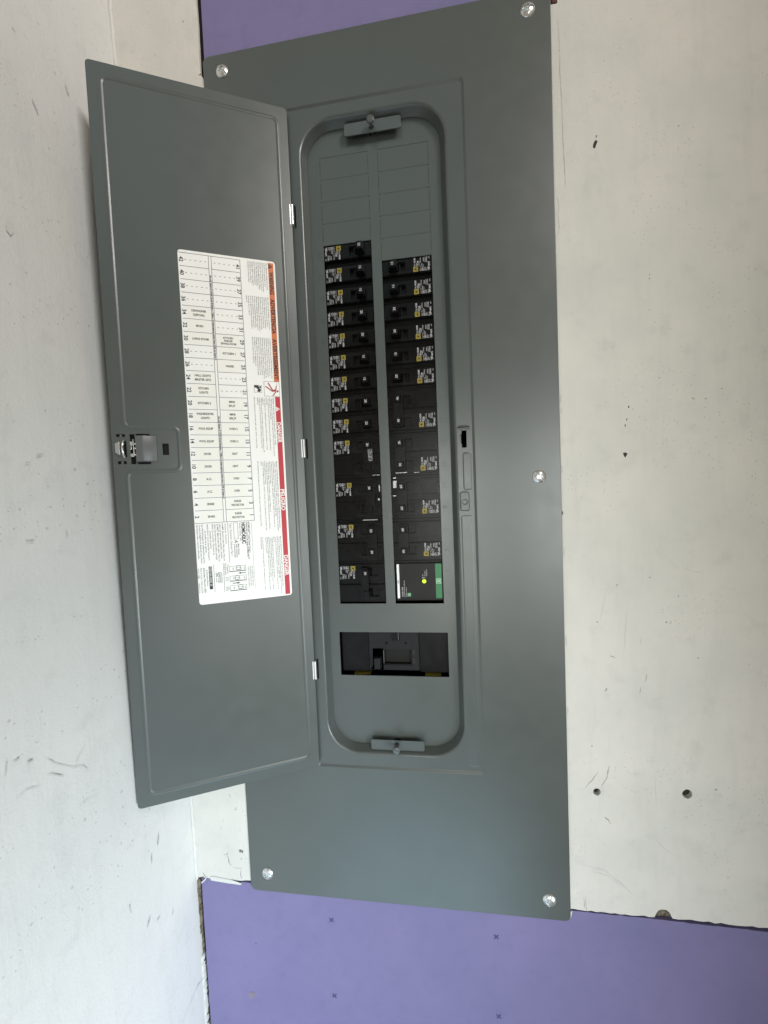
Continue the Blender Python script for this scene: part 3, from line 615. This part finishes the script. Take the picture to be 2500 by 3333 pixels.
# shock pictogram
p = Print(fn(INK)); p.frame(-41.2, -24.1, 249.0, 265.9, .3); p.build('pictogram_frame', M_INK, direc)
p = Print(fn(INK+.06)); p.disc(-26.4, 255.1, 1.15); p.line((-27.6, 261.0), (-28.3, 256.6), 1.1).line((-28.2, 256.4), (-31.6, 255.0), 2.2).line((-31.6, 255.6), (-36.6, 264.3), 1.2).line((-31.8, 254.6), (-39.6, 260.2), 1.2).line((-27.9, 255.0), (-31.8, 249.8), 1.1).line((-27.4, 261.0), (-26.6, 263.6), .3).line((-26.6, 263.6), (-27.0, 265.6), .3)
p.mb.v = [(x, y+0.004*(k//4), z) for k, (x, y, z) in enumerate(p.mb.v)]; p.build('shock_figure', M_CRIMSON, direc)
p = Print(fn(INK)); p.frame(-52.0, -43.6, 252.9, 261.2, .25); p.build('pictogram_frame', M_INK, direc)
p = Print(fn(INK+.06)); p.rect(-51.6, -48.6, 258.6, 260.8).disc(-45.2, 259.0, 1.1).poly([(-51.5, 260.6), (-47.0, 260.8), (-46.2, 257.6), (-48.4, 256.6), (-49.6, 258.2), (-51.5, 258.4)]).poly([(-48.8, 254.0), (-46.0, 253.4), (-44.4, 255.6), (-45.6, 257.6), (-47.6, 257.2)])
p.mb.v = [(x, y+0.01*(z > 240.8), z) for x, y, z in p.mb.v]; p.build('reading_figure', M_INK, direc)
# small print
warn_en = ['This equipment is designed and tested', 'by Square D to performance level', 'which exceed Underwriters Laboratories', 'Standards. Use of Other than Square D', 'Circuit Breakers May Adversely Affect', 'User Safety, and Impair Reliability.', 'Square D disclaims all liability for', 'damages, injury or noncompliance', 'caused by the use or failure of', 'non-Square D circuit breakers.']
warn_es = ['Este equipo ha sido diseñado y probado por', 'Square D y supera las normas de nivel de', 'rendimiento establecidas por Underwriters', 'Laboratories (UL). El uso de interruptores', 'automáticos que no sean de Square D puede', 'afectar negativamente la seguridad del usuario y', 'disminuir la confiabilidad del equipo. Square D', 'no asume responsabilidad alguna por daños,', 'lesiones o incumplimiento ocasionados por', 'el uso o la falla de interruptores automáticos', 'de circuito que no sean de', 'Square D.']
warn_fr = ['Cet appareil est conçu et vérifié par Square D à des', 'niveaux de rendement supérieurs aux normes de', 'Underwriters Laboratories (UL) et de Association', 'canadienne de normalisation (CSA). L’utilisation de', 'disjoncteurs autres que Square D risque d’affecter la', 'sécurité de l’utilisateur et la fiabilité du matériel.', 'Square D rejette toute responsabilité pour tout', 'dommage, blessure ou non-conformité résultant', 'de l’utilisation ou de la défaillance de', 'disjoncteurs autres que Square D.']
dan_en = ['HAZARD OF ELECTRIC SHOCK, EXPLOSION, OR ARC FLASH', '• Apply appropriate personal protective equipment (PPE) and follow safe electrical', '  work practices. See NFPA 70E.', '• This equipment must only be installed and serviced by qualified electrical', '  personnel.', '• Turn off all power supplying this equipment before working on or inside', '  equipment.', '• Always use a properly rated voltage sensing device to confirm power is off.', '• Replace all devices, doors and covers before turning on power to this', '  equipment.', '', 'Failure to follow these instructions will result in death or serious injury.']
dan_es = ['PELIGRO DE DESCARGA ELÉCTRICA, EXPLOSIÓN O DESTELLO POR ARQUEO', '• Utilice equipo de protección personal (EPP) apropiado y siga las prácticas de seguridad', '  eléctrica establecidas por su Compañía, consulte la norma NFPA 70E.', '• Solamente el personal eléctrico especializado deberá instalar y prestar servicio de', '  mantenimiento a este equipo.', '• Desenergice el equipo antes de realizar cualquier trabajo en él.', '• Siempre utilice un dispositivo detector de tensión nominal adecuado para confirmar', '  la desenergización del equipo.', '• Antes de energizar el equipo, vuelva a colocar todos los dispositivos, las puertas y las', '  tapas.', '', 'El incumplimiento de estas instrucciones podrá causar la muerte o lesiones serias.']
dan_fr = ['RISQUE D’ÉLECTROCUTION, D’EXPLOSION OU D’ÉCLAIR D’ARC', '• Portez un équipement de protection personnel (ÉPP) approprié et observez les', '  méthodes de travail électrique sécuritaire. Voir NFPA 70E.', '• Seul un personnel qualifié doit effectuer l’installation et l’entretien de cet', '  appareil.', '• Coupez l’alimentation de cet appareil avant d’y travailler.', '• Utilisez toujours un dispositif de détection de tension à valeur nominale', '  appropriée pour s’assurer que l’alimentation est coupée.', '• Replacez tous les dispositifs, les portes et les couvercles avant de mettre', '  l’appareil sous tension.', '', 'Si ces précautions ne sont pas respectées, cela entraînera la mort ou des', 'blessures graves.']
p = Print(fn(INK))
def para(lines, u0, z0, z1, st, h, bold=.012):
    wmax = max(max((q[0] for q in text_geo(l, bold, 1)[0]), default=0) for l in lines)
    for j, l in enumerate(lines):
        g = text_geo(l, bold, 1)[0]
        if not g: continue
        wl = max(q[0] for q in g)-min(q[0] for q in g)
        p.text(l, -(u0+j*st), z0, h, -90, width=wl/wmax*(z0-z1), bold=bold, res=1)
para(warn_en, 31.6, 398.2, 366.0, 2.15, 1.25); para(warn_es, 31.6, 360.0, 321.5, 2.08, 1.25); para(warn_fr, 31.6, 314.8, 268.6, 2.1, 1.25)
para(dan_en, 31.8, 247.5, 181.0, 1.86, 1.2); para(dan_es, 31.8, 174.9, 94.5, 1.86, 1.2); para(dan_fr, 31.8, 88.0, 20.5, 1.80, 1.2)
p.build('small_print', M_INK, direc)
p = Print(fn(INK))
p.text('HOMELINE™ Load Center Cover /', -66.0, 106.6, 2.0, -90, width=35.5, bold=.012).text('Frente del centro de carga HOMELINE™', -68.2, 106.6, 2.0, -90, width=42, bold=.012)
p.text('HOMC42UC', -71.9, 106.3, 3.8, -90, width=24, bold=.045, res=3).text('Series / Serie:  S01', -75.3, 106.3, 1.9, -90, width=20.5)
p.frame(-82.3, -77.7, 88.0, 106.6, .3); p.text('A', -80.2, 86.8, 3.2, -90, bold=.02)
p.text('Mains Rating /', -78.0, 82.5, 1.5, -90, width=13, bold=.012).text('Valor nominal de', -80.0, 82.5, 1.5, -90, width=15, bold=.012).text('la línea principal', -82.0, 82.5, 1.5, -90, width=15, bold=.012)
p.text('Type 1 Enclosure / Gabinete Tipo 1', -85.2, 106.3, 1.9, -90, width=37); p.line((-88.2, 107.0), (-88.4, 62.2), .35)
p.text('Accessories / Accesorios', -90.6, 106.2, 1.7, -90, width=22.6)
for j, (s_, w_) in enumerate((('HOMFP  Branch breaker filler plate / Placa de', 42), ('relleno del interruptor automático derivado', 39), ('QOM2FP  Main breaker filler plate / Placa de', 42), ('relleno del interruptor automático principal', 40), ('PK6FL  Door Lock Kit / Accesorio de', 34.4), ('              cerradura de puerta', 20), ('40202-130-01  Cover Screw Kit / Accesorio', 40), ('              de tornillos de la cubierta', 24), ('See Wiring Diagram for additional Accessories.', 43), ('Consulte el diagrama de alambrado para obtener', 43), ('información sobre accesorios adicionales.', 38))):
    p.text(s_.strip(), -(93.6+2.58*j), 106.4-(7 if s_[0] == ' ' else 0), 1.55, -90, width=w_, bold=.012, res=1)
p.line((-63.2, 106.2), (-62.6, 30.6), .2); p.line((-95.1, 61.9), (-95.2, 29.6), .35); p.line((-105.1, 61.6), (-105.3, 30.0), .35)
p.text('Circuit Breaker Reset /', -64.4, 56.5, 1.6, -90, width=24, res=1).text('Restablecimiento del', -66.6, 55.5, 1.6, -90, width=22, res=1).text('interruptor automático', -68.8, 55.5, 1.6, -90, width=24, res=1)
p.text('Tripped /', -90.8, 60.2, 2.0, -90, width=11).text('Disparado', -93.2, 61.4, 2.0, -90, width=13).text('(1)', -91.6, 45.8, 3.0, -90).text('(2)', -91.6, 35.0, 3.0, -90)
for k, zc in enumerate((54.8, 43.8, 33.0)):
    p.frame(-89.2, -71.6, zc-2.9, zc+2.9, .3); p.rect(-89.2, -71.6, zc-3.4, zc-2.9)
    cx = -(80.0-(1.6 if k == 2 else -1.4 if k == 1 else 0.4)); p.ring(cx, zc+.8, 2.6, .35, 16); p.frame(cx-2.2, cx+3.0, zc-2.0, zc+1.0, .3); p.text('ON', -73.4, zc, 1.2, -90, 'C', bold=.02, res=1); p.text('OFF', -85.2, zc, 1.2, -90, 'C', bold=.02, res=1)
p.poly([(-72, 49.6), (-72, 48.9), (-77, 48.9), (-77, 48.2), (-80.2, 49.3), (-77, 50.4), (-77, 49.6)]); p.poly([(-86.5, 37.9), (-86.5, 38.7), (-81.5, 38.7), (-81.5, 39.4), (-78.2, 38.3), (-81.5, 37.2), (-81.5, 37.9)])
p.ring(-99.6, 49.4, 2.7, .45, 24); p.text('UL', -99.6, 49.4, 2.0, -60, 'C', bold=.03); p.text('LISTED', -102.9, 52.0, 1.2, -90, bold=.02, res=1).text('E-2146', -102.9, 46.0, 1.2, -90, bold=.02, res=1)
for j, s_ in enumerate(('ENCLOSED', 'PANELBOARD', 'COVER')): p.text(s_, -(97.4+1.7*j), 46.2, 1.1, -90, width=6, bold=.02, res=1)
p.rect(-110.4, -107.1, 55.9, 59.5); p.rect(-110.4, -107.1, 34.0, 55.2); p.text('by Schneider Electric', -112.2, 56.0, 1.4, -90, width=18, bold=.012)
p.text('Schneider Electric USA', -115.0, 58.6, 1.8, -90, width=28, bold=.01).text('Made in U.S.A. / Hecho en EUA', -118.0, 58.6, 1.8, -90, width=28).text('PK0271', -120.8, 58.0, 1.3, -90, width=6).text('UA', -120.8, 49.0, 1.4, -90, 'C').text('40268-572-01', -120.8, 42.0, 1.3, -90, width=11); p.frame(-122.0+.3, -119.7, 47.3, 50.7, .2)
p.mb.v = [(x, y+(k % 7)*0.0, z) for k, (x, y, z) in enumerate(p.mb.v)]
p.build('product_print', M_INK, direc)
p = Print(fn(INK+.08)); p.text('SQUARE D', -108.7, 54.4, 1.9, -90, width=17, bold=.01); p.ring(-108.7, 57.7, 1.1, .4, 12); p.build('maker_print', M_LABELWHITE, direc)

# ================================================================== CIRCUIT BREAKERS
YF = 14.0                       # front face depth
def body_single():
    mb = MB(); mb.box(-29.6, 29.4, 19.2, 44, -12.55, 12.55)
    # raised face with the handle well
    z0, z1 = -8.3, 8.5; x0, x1 = -29.2, 27.8; hx0, hx1, hz0, hz1 = 1.4, 20.0, -4.9, 4.9
    for a in ((x0, hx0, z0, z1), (hx1, x1, z0, z1), (hx0, hx1, z0, hz0), (hx0, hx1, hz1, z1)): mb.box(a[0], a[1], YF, 19.3, a[2], a[3])
    return mb
def bev(mb, name, wd):
    bm = bmesh.new(); me0 = mb.mesh(name); bm.from_mesh(me0)
    bmesh.ops.bevel(bm, geom=list(bm.edges), offset=wd*S, segments=2, affect='EDGES', clamp_overlap=True)
    bm.to_mesh(me0); bm.free(); me0.polygons.foreach_set('use_smooth', [True]*len(me0.polygons)); me0.set_sharp_from_angle(angle=R(45)); return me0
def face_plate_mesh(name, x0, x1, z0, z1, wells, y0, y1, sl=0.7):
    bm = bmesh.new(); edges = []
    for lp in [rect(x0, x1, z0, z1)]+[rect(*q) for q in wells]:
        vs_ = [bm.verts.new((x*S, y0*S, z*S)) for x, z in lp]; edges += [bm.edges.new((vs_[i], vs_[(i+1) % 4])) for i in range(4)]
    bmesh.ops.triangle_fill(bm, use_beauty=True, use_dissolve=False, edges=edges)
    bmesh.ops.dissolve_limit(bm, angle_limit=0.01, verts=bm.verts, edges=bm.edges)
    ret = bmesh.ops.extrude_face_region(bm, geom=list(bm.faces))
    for g in ret['geom']:
        if isinstance(g, bmesh.types.BMVert):
            g.co.y = y1*S
    bmesh.ops.recalc_face_normals(bm, faces=bm.faces)
    es = [e for e in bm.edges if all(abs(v_.co.y-y0*S) < 1e-6 for v_ in e.verts) and len(e.link_faces) == 2 and e.calc_face_angle(0) > 0.5]
    bmesh.ops.bevel(bm, geom=es, offset=sl*S, segments=2, affect='EDGES', clamp_overlap=True)
    return bm
def join_bm(name, bms, mt):
    me = bpy.data.meshes.new(name); out = bmesh.new()
    for b in bms:
        t = bpy.data.meshes.new('t'); b.to_mesh(t); out.from_mesh(t); bpy.data.meshes.remove(t); b.free()
    out.to_mesh(me); out.free(); me.polygons.foreach_set('use_smooth', [True]*len(me.polygons)); me.set_sharp_from_angle(angle=R(30)); me.materials.append(mt); return me
def box_bm(*a, wd=0.4):
    b = bmesh.new(); t = MB().box(*a).mesh('t'); b.from_mesh(t); bpy.data.meshes.remove(t)
    bmesh.ops.bevel(b, geom=list(b.edges), offset=wd*S, segments=2, affect='EDGES', clamp_overlap=True); return b
def seam(b, *a): b.append(box_bm(*a, wd=0.12))
# single pole
bs = [face_plate_mesh('f', -29.4, 27.6, -8.4, 8.4, [(1.4, 19.8, -4.8, 4.8)], YF, 19.5), box_bm(-29.8, 29.4, 19.3, 21.5, -12.5, 12.5), box_bm(-29.8, 29.4, 22.5, 46, -12.5, 12.5)]
seam(bs, -8.3, 1.0, YF-.12, YF+.3, 3.9, 4.15); seam(bs, 20.6, 27.0, YF-.12, YF+.3, 3.9, 4.2); seam(bs, 20.5, 27.2, YF-.1, YF+.3, -7.3, -7.1)
ME_SINGLE = join_bm('body', bs, M_BLACK)
# double pole
bs = []
for zc in (12.7, -12.7):
    bs.append(face_plate_mesh('f', -29.4, 27.8, zc-9.0, zc+9.8, [(1.4, 19.8, zc-4.8, zc+4.8)], YF, 19.5))
bs += [box_bm(-29.8, 29.0, 17.2, 21.6, -25.2, 25.2), box_bm(-29.8, 29.4, 21.5, 46, -25.3, 25.3)]
for zc in (12.7, -12.7): seam(bs, 22.0, 27.0, YF-.12, YF+.3, zc+4.4, zc+4.7)
seam(bs, -29.0, 0.6, YF-.1, YF+.3, -12.7+4.2, -12.7+4.45)
ME_DOUBLE = join_bm('body', bs, M_BLACK)
def handle_bm(lean=1.0, top=4.4, off=0.0):
    # tapered toggle leaning towards its thrown side
    lp = []
    for y, x0, x1, hz in ((19.2, 9.0, 19.6, 4.6), (13.2, 9.6, 19.6, 4.5), (9.0, 10.4, 19.2, 4.4), (top+.9, 11.2, 18.8, 4.25), (top, 11.8, 18.2, 3.8)):
        if lean < 0: x0, x1 = 21.2-x1, 21.2-x0
        lp.append([(x0+off, y, -hz), (x1+off, y, -hz), (x1+off, y, hz), (x0+off, y, hz)])
    me = MB().loft(lp, True, True).mesh('h'); b = bmesh.new(); b.from_mesh(me); bpy.data.meshes.remove(me)
    bmesh.ops.bevel(b, geom=list(b.edges), offset=0.35*S, segments=2, affect='EDGES', clamp_overlap=True); return b
ME_HANDLE = join_bm('handle', [handle_bm()], M_HANDLE)
ME_HANDLE_T = join_bm('handle', [handle_bm(1, 4.2)], M_HANDLE)
ME_HANDLE_OFF = join_bm('handle', [handle_bm(-1, 4.2)], M_HANDLE)
def tie_bm(x0, x1):
    b = box_bm(x0, x1, 6.2, 12.2, -18.9, 18.6, wd=0.9); return b
ME_TIE = join_bm('handle_tie', [tie_bm(9.2, 20.8)], M_HANDLE)
ME_TIE_OFF = join_bm('handle_tie', [tie_bm(-0.2, 8.9)], M_HANDLE)
# well floors: rocker seen inside the slot
ME_ROCK = join_bm('rocker', [box_bm(6.9, 8.4, 15.4, 19.4, -4.6, 4.6, wd=.3)], M_HANDLE)
ME_ROCK_OFF = join_bm('rocker', [box_bm(13.2, 14.8, 15.2, 19.4, -4.6, 4.6, wd=.3)], M_HANDLE)
# print on the breaker face, in local (x, z)
onface = lambda y: (lambda a, b: (a, y, b))
def face_print(dz, two=False):
    p = Print(onface(YF-.12)); T = lambda s_, x, z0, z1, h, b=.015, r_=1: p.text(s_, x, z0+dz, h, -90, width=z0-z1, bold=b, res=r_)
    T('TYPE', -10.0, 1.7, -1.6, 1.5); T('HOM', -10.0, -2.6, -8.0, 1.9, .03, 2)
    T('1 POLE' if not two else '2 POLE', -12.0, 1.8, -2.0, 1.1); T('10 kA', -13.2, 1.0, -4.8, 1.7, .03); T('120/240V~', -14.9, 0.2, -5.0, 1.2)
    T('ISSUE', -16.2, 7.2, 1.0, .7); T('50/60Hz', -16.6, -2.2, -8.0, 1.1)
    p.ring(-18.9, 5.4, 1.75, .35, 18) if not dz else p.ring(-18.9, 5.4+dz, 1.75, .35, 18)
    p.text('UL', -18.9, 5.4+dz, 1.5, -60, 'C', bold=.03, res=1)
    T('LISTED', -18.0, 3.0, -1.6, 1.0); T('CIRCUIT', -19.6, 3.2, -0.4, .9)
    T('SWD', -20.2, -3.2, -8.0, 1.3)
    T('HACR', -21.6, 7.2, 3.2, 1.2); T('40°C', -23.0, 7.2, 4.0, 1.1); T('CU/AL', -23.6, -2.0, -8.6, 1.6, .02); T('60/75°C', -22.0, -2.4, -8.4, .9)
    T('SQUARE D', -25.0, 7.4, 2.6, 1.2, .02); T('DP-4075', -26.2, 6.2, -2.6, 1.8, .03, 2); T('AWG', -26.6, -5.8, -8.6, 1.0)
    return p.mesh('face_print')
def logo_mesh(dz):
    p = Print(onface(YF-.13)); cx, cz = -10.94, 4.57+dz
    p.frame(cx-2.75, cx+2.75, cz-2.75, cz+2.75, .75); p.frame(cx-1.55, cx+1.55, cz-1.55, cz+1.55, .62); return p.mesh('maker_logo')
ME_FP1, ME_FP2 = face_print(0), face_print(12.7, True)
ME_LG1, ME_LG2 = logo_mesh(0), logo_mesh(12.7)
for me in (ME_FP1, ME_FP2): me.materials.append(M_WHITE_INK)
for me in (ME_LG1, ME_LG2): me.materials.append(M_YELLOW)
_num = {}
def num_mesh(n, top=4.4):
    if (n, top) not in _num:
        me = Print(onface(top-.13)).text(str(n), 0, 0, 2.75, -90, 'C', bold=.016, res=3).mesh('rating_number'); me.materials.append(M_WHITE_INK); _num[(n, top)] = me
    return _num[(n, top)]
def link(name, me, parent, loc=(0, 0, 0)):
    o = bpy.data.objects.new(name, me); COL.objects.link(o); o.parent = parent; o.location = [q*S for q in loc]; return o
ordw = ['first', 'second', 'third', 'fourth', 'fifth', 'sixth', 'seventh', 'eighth', 'ninth']
def single(side, idx, rating, k):
    rot = (0, 0, 0) if side < 0 else (0, math.pi, 0)
    e = empty('circuit_breaker', (34.0*side, 0, (idx-.5)*25.4), rot)
    colw = 'on the door side' if side < 0 else 'on the latch slot side'
    tag(e, f'single black breaker marked {rating}, {ordw[k]} below the blank plates {colw}', 'breaker', 'single-pole breakers in the panel')
    link('body', ME_SINGLE, e); h = link('handle', ME_HANDLE, e, (random.uniform(-.3, .3), 0, random.uniform(-.25, .25))); link('rating_number', num_mesh(rating), h, (15.2, 0, 0)); link('rocker', ME_ROCK, e)
    link('face_print', ME_FP1, e); link('maker_logo', ME_LG1, e)
def double(side, low, r_top, r_bot, label, off=False):
    rot = (0, 0, 0) if side < 0 else (0, math.pi, 0)
    e = empty('double_circuit_breaker', (34.0*side, 0, (low+1)*25.4), rot)
    tag(e, label, 'breaker', 'double-pole breakers in the panel')
    link('body', ME_DOUBLE, e); link('handle_tie', ME_TIE_OFF if off else ME_TIE, e)
    for zc, n_ in ((12.7, r_top if side < 0 else r_bot), (-12.7, r_bot if side < 0 else r_top)):
        h = link('handle', ME_HANDLE_OFF if off else ME_HANDLE_T, e, (0, 0, zc)); link('rocker', ME_ROCK_OFF if off else ME_ROCK, e, (0, 0, zc))
        if n_: link('rating_number', num_mesh(n_, 4.2), h, (6.0 if off else 15.2, 0, 0))
    link('face_print', ME_FP2, e); link('maker_logo', ME_LG2, e)
    return e
for k, r_ in enumerate((20, 15, 15, 20, 20, 15, 15, 20, 20)): single(-1, 17-k, r_, k)
for k, r_ in enumerate((15, 15, 20, 20, 15, 20)): single(1, 16-k, r_, k)
d20 = double(-1, 6, 20, None, 'double black breaker marked 20 with silver smear on its handle tie')
double(-1, 4, 30, None, 'double black breaker marked 30, switched on, in the column beside the door')
double(-1, 2, 50, 50, 'double black breaker marked 50 on both handles in the column beside the door')
double(-1, 0, 30, None, 'double black breaker marked 30 with its handle thrown off, above the main opening', True)
double(1, 8, 40, 40, 'double black breaker marked 40 just below the single breakers')
double(1, 6, 30, 30, 'double black breaker marked 30 between the 40 and the 60 breakers')
double(1, 4, 60, 60, 'double black breaker marked 60 on both handles')
double(1, 2, 40, 40, 'double black breaker marked 40 just above the surge protector')
# silver paint smear on the 20 A tie
M_SILVER = mat('silver_smear', (0.22, 0.22, 0.21), 0.55, 0.4); v = coords(M_SILVER); n = noise(M_SILVER, v, 900, 4, .7)
L(M_SILVER, ramp(M_SILVER, n, [(0.42, (0.012, 0.012, 0.012)), (0.58, (0.30, 0.30, 0.29))]).outputs[0], bsdf(M_SILVER).inputs['Base Color'])
Print(onface(6.1)).poly([(15.0, 7.6), (20.2, 7.9), (20.4, -6.0), (16.0, -6.6), (15.2, -2)]).build('silver_smear', M_SILVER, d20)
# bright breaker clips glimpsed between the middle breakers
bar = empty('bus_bar', (0, 0, 100)); tag(bar, 'bright metal bus clips glimpsed between the middle double breakers', 'bus bar')
for a in ((8.6, 13.2, 13.6, 15.5, 38.5, 47.2), (8.8, 12.4, 13.4, 15.0, 49.6, 51.2), (-8.8, -7.4, 13.2, 15.6, 35, 43), (-30, -12, 13.3, 15.0, 0.9, 2.0), (-16, -7, 13.4, 15.0, 54.6, 55.5), (12, 26, 13.2, 15, 55.8, 56.8), (34, 40, 13.2, 15, 55.4, 56.2), (8.0, 12, 13.3, 15, 28.6, 30.0), (-10.5, -8.2, 13.2, 15.4, 24.5, 27.2)):
    MB().box(*a).build('bus_clip', M_ZINC, bar, None, 0.25)

# ---- surge protector
spd = empty('surge_protector', (35.3, 0, 0)); tag(spd, 'black surge protector with white and green stripes and lit green lamp', 'surge protector')
sx = lambda x: x-35.3
obj('body', join_bm('body', [box_bm(sx(8.4), sx(62.6), 14.4, 46, 4.8, 47.3, wd=.5), box_bm(sx(6.6), sx(63.4), 19, 46, 1.4, 50.2, wd=.4)], M_SPD), M_SPD, spd)
sp = lambda y: (lambda a, b: (sx(a), y, b))
Print(sp(14.25)).rect(8.8, 11.5, 5.2, 46.9).build('white_stripe', M_LABELWHITE, spd)
Print(sp(14.25)).rect(54.8, 62.0, 5.2, 46.8).build('green_stripe', M_GREEN, spd)
p = Print(sp(14.1)); p.text('SPD', 10.2, 25.4, 1.7, 90, 'C', width=4, bold=.01); p.build('stripe_letters', M_INK, spd)
p = Print(sp(14.1)); p.frame(55.4, 61.2, 22.9, 28.9, .7); p.frame(56.9, 59.9, 24.6, 27.4, .95); p.poly([(56.9, 24.6), (56.4, 24.1), (57.6, 24.6)]); p.build('maker_logo', M_PALEGREEN, spd)
p = Print(sp(14.1)); p.text('HOM2175SB', 14.8, 7.3, 1.6, 90, width=11.6, bold=.015).text('Surge Protective Device', 17.0, 7.3, 1.4, 90, width=19.5).text('Parasurtenseur', 19.2, 7.3, 1.4, 90, width=11.6)
p.text('OK', 39.8, 32.0, 1.3, 90, width=2.6).text('Replace', 42.2, 32.0, 1.3, 90, width=6.4).text('Remplacer', 44.2, 32.0, 1.3, 90, width=8.4); p.disc(39.9, 30.0, .75); p.ring(42.1, 30.0, .65, .2)
p.build('face_print', M_WHITE_INK, spd)
Print(sp(14.2)).rect(20.4, 25.0, 7.2, 12.0).build('green_icon', M_GREEN, spd)
p = Print(sp(14.1)); p.ring(22.6, 9.6, 1.6, .45, 12).line((21.6, 8.4), (24.4, 11.4), .5); p.build('green_icon_print', M_PALEGREEN, spd)
MB().loft(shift(lathe([(2.35, 14.5), (2.3, 14.2), (2.05, 14.1), (1.95, 13.7), (1.3, 13.3), (.02, 13.2)], 20), sx(41.2), 0, 25.7)).build('status_lamp', M_LED, spd, 50)

# ---- main breaker
mainb = empty('main_breaker', (0, 0, -64)); tag(mainb, 'charcoal main breaker with a square toggle behind the wide opening', 'breaker')
mz = lambda z: z+64
M_MAIN2 = black_plastic('black_main_plastic', (0.0030, 0.0030, 0.0036), 0.34)
for a in ((-65.0, -30.4), (32.0, 67.6)): obj('side_block', join_bm('side_block', [box_bm(a[0], a[1], 20, 50, mz(-88.0), mz(-20), wd=.8)], M_MAIN2), M_MAIN2, mainb)
hs = face_plate_mesh('f', -30.0, 31.6, mz(-85.2), mz(-20), [(-24.6, -13.6, mz(-83.6), mz(-58.8)), (-12.4, 21.8, mz(-77.6), mz(-59.4))], 17.5, 30, sl=2.2)
obj('housing', join_bm('housing', [hs], M_MAIN), M_MAIN, mainb)
MB().box(-30.4, 32, 27, 50, mz(-88), mz(-20)).build('housing_base', M_MAIN2, mainb)
M_PANEL = black_plastic('brown_black_inset', (0.0085, 0.0082, 0.0068), 0.55)
MB().box(-11.0, 21.4, 22.5, 28, mz(-77.2), mz(-60)).build('inset_plate', M_PANEL, mainb, None, 0.4)
MB().box(-12.4, -11.8, 17.2, 24, mz(-76.5), mz(-60)).build('inset_rib', M_LATCH, mainb, None, .1)
lp = [[(x, y, z) for x, z in rect(-23.6-.0, -14.2, mz(-82.6), mz(-66.0))] for y in (27,)]
tg = [[(x, y, z) for x, z in rect(a0, a1, mz(b0), mz(b1))] for y, a0, a1, b0, b1 in ((27, -24.0, -14.0, -82, -68), (16, -23.6, -14.6, -81.6, -67.6), (9.0, -23.0, -15.6, -80.2, -66.6), (8.2, -22.4, -16.2, -79.6, -67.2))]
MB().loft(tg, True, True).build('toggle', M_MAIN, mainb, None, 0.4)
for x in (-8.0, 15.8): MB().loft(shift(lathe([(1.4, 17.3), (1.2, 17.2), (.02, 17.25)], 14), x, 0, mz(-50.9))).build('housing_hole', M_DARK, mainb)
MB().box(-0.9, 8.4, 15.6, 18, mz(-47.4), mz(-30)).build('top_tab', M_MAIN2, mainb, None, .3); MB().box(6.9, 7.4, 15.3, 16, mz(-46.8), mz(-36)).build('tab_rib', M_LATCH, mainb)
p = Print(onface(17.2)); p.text('ON', 25.2, mz(-62.5), 2.4, 90, 'C').text('OFF', 25.2, mz(-73.0), 2.4, 90, 'C'); p.build('toggle_words', mat('dim_print', (.06, .06, .06), .6), mainb)
for a in ((-52.5, -31.5), (37.6, 57.6)): MB().box(a[0], a[1], 27, 42, mz(-101), mz(-93.4)).build('yellow_terminal', M_YTERM, mainb, None, 1.2)
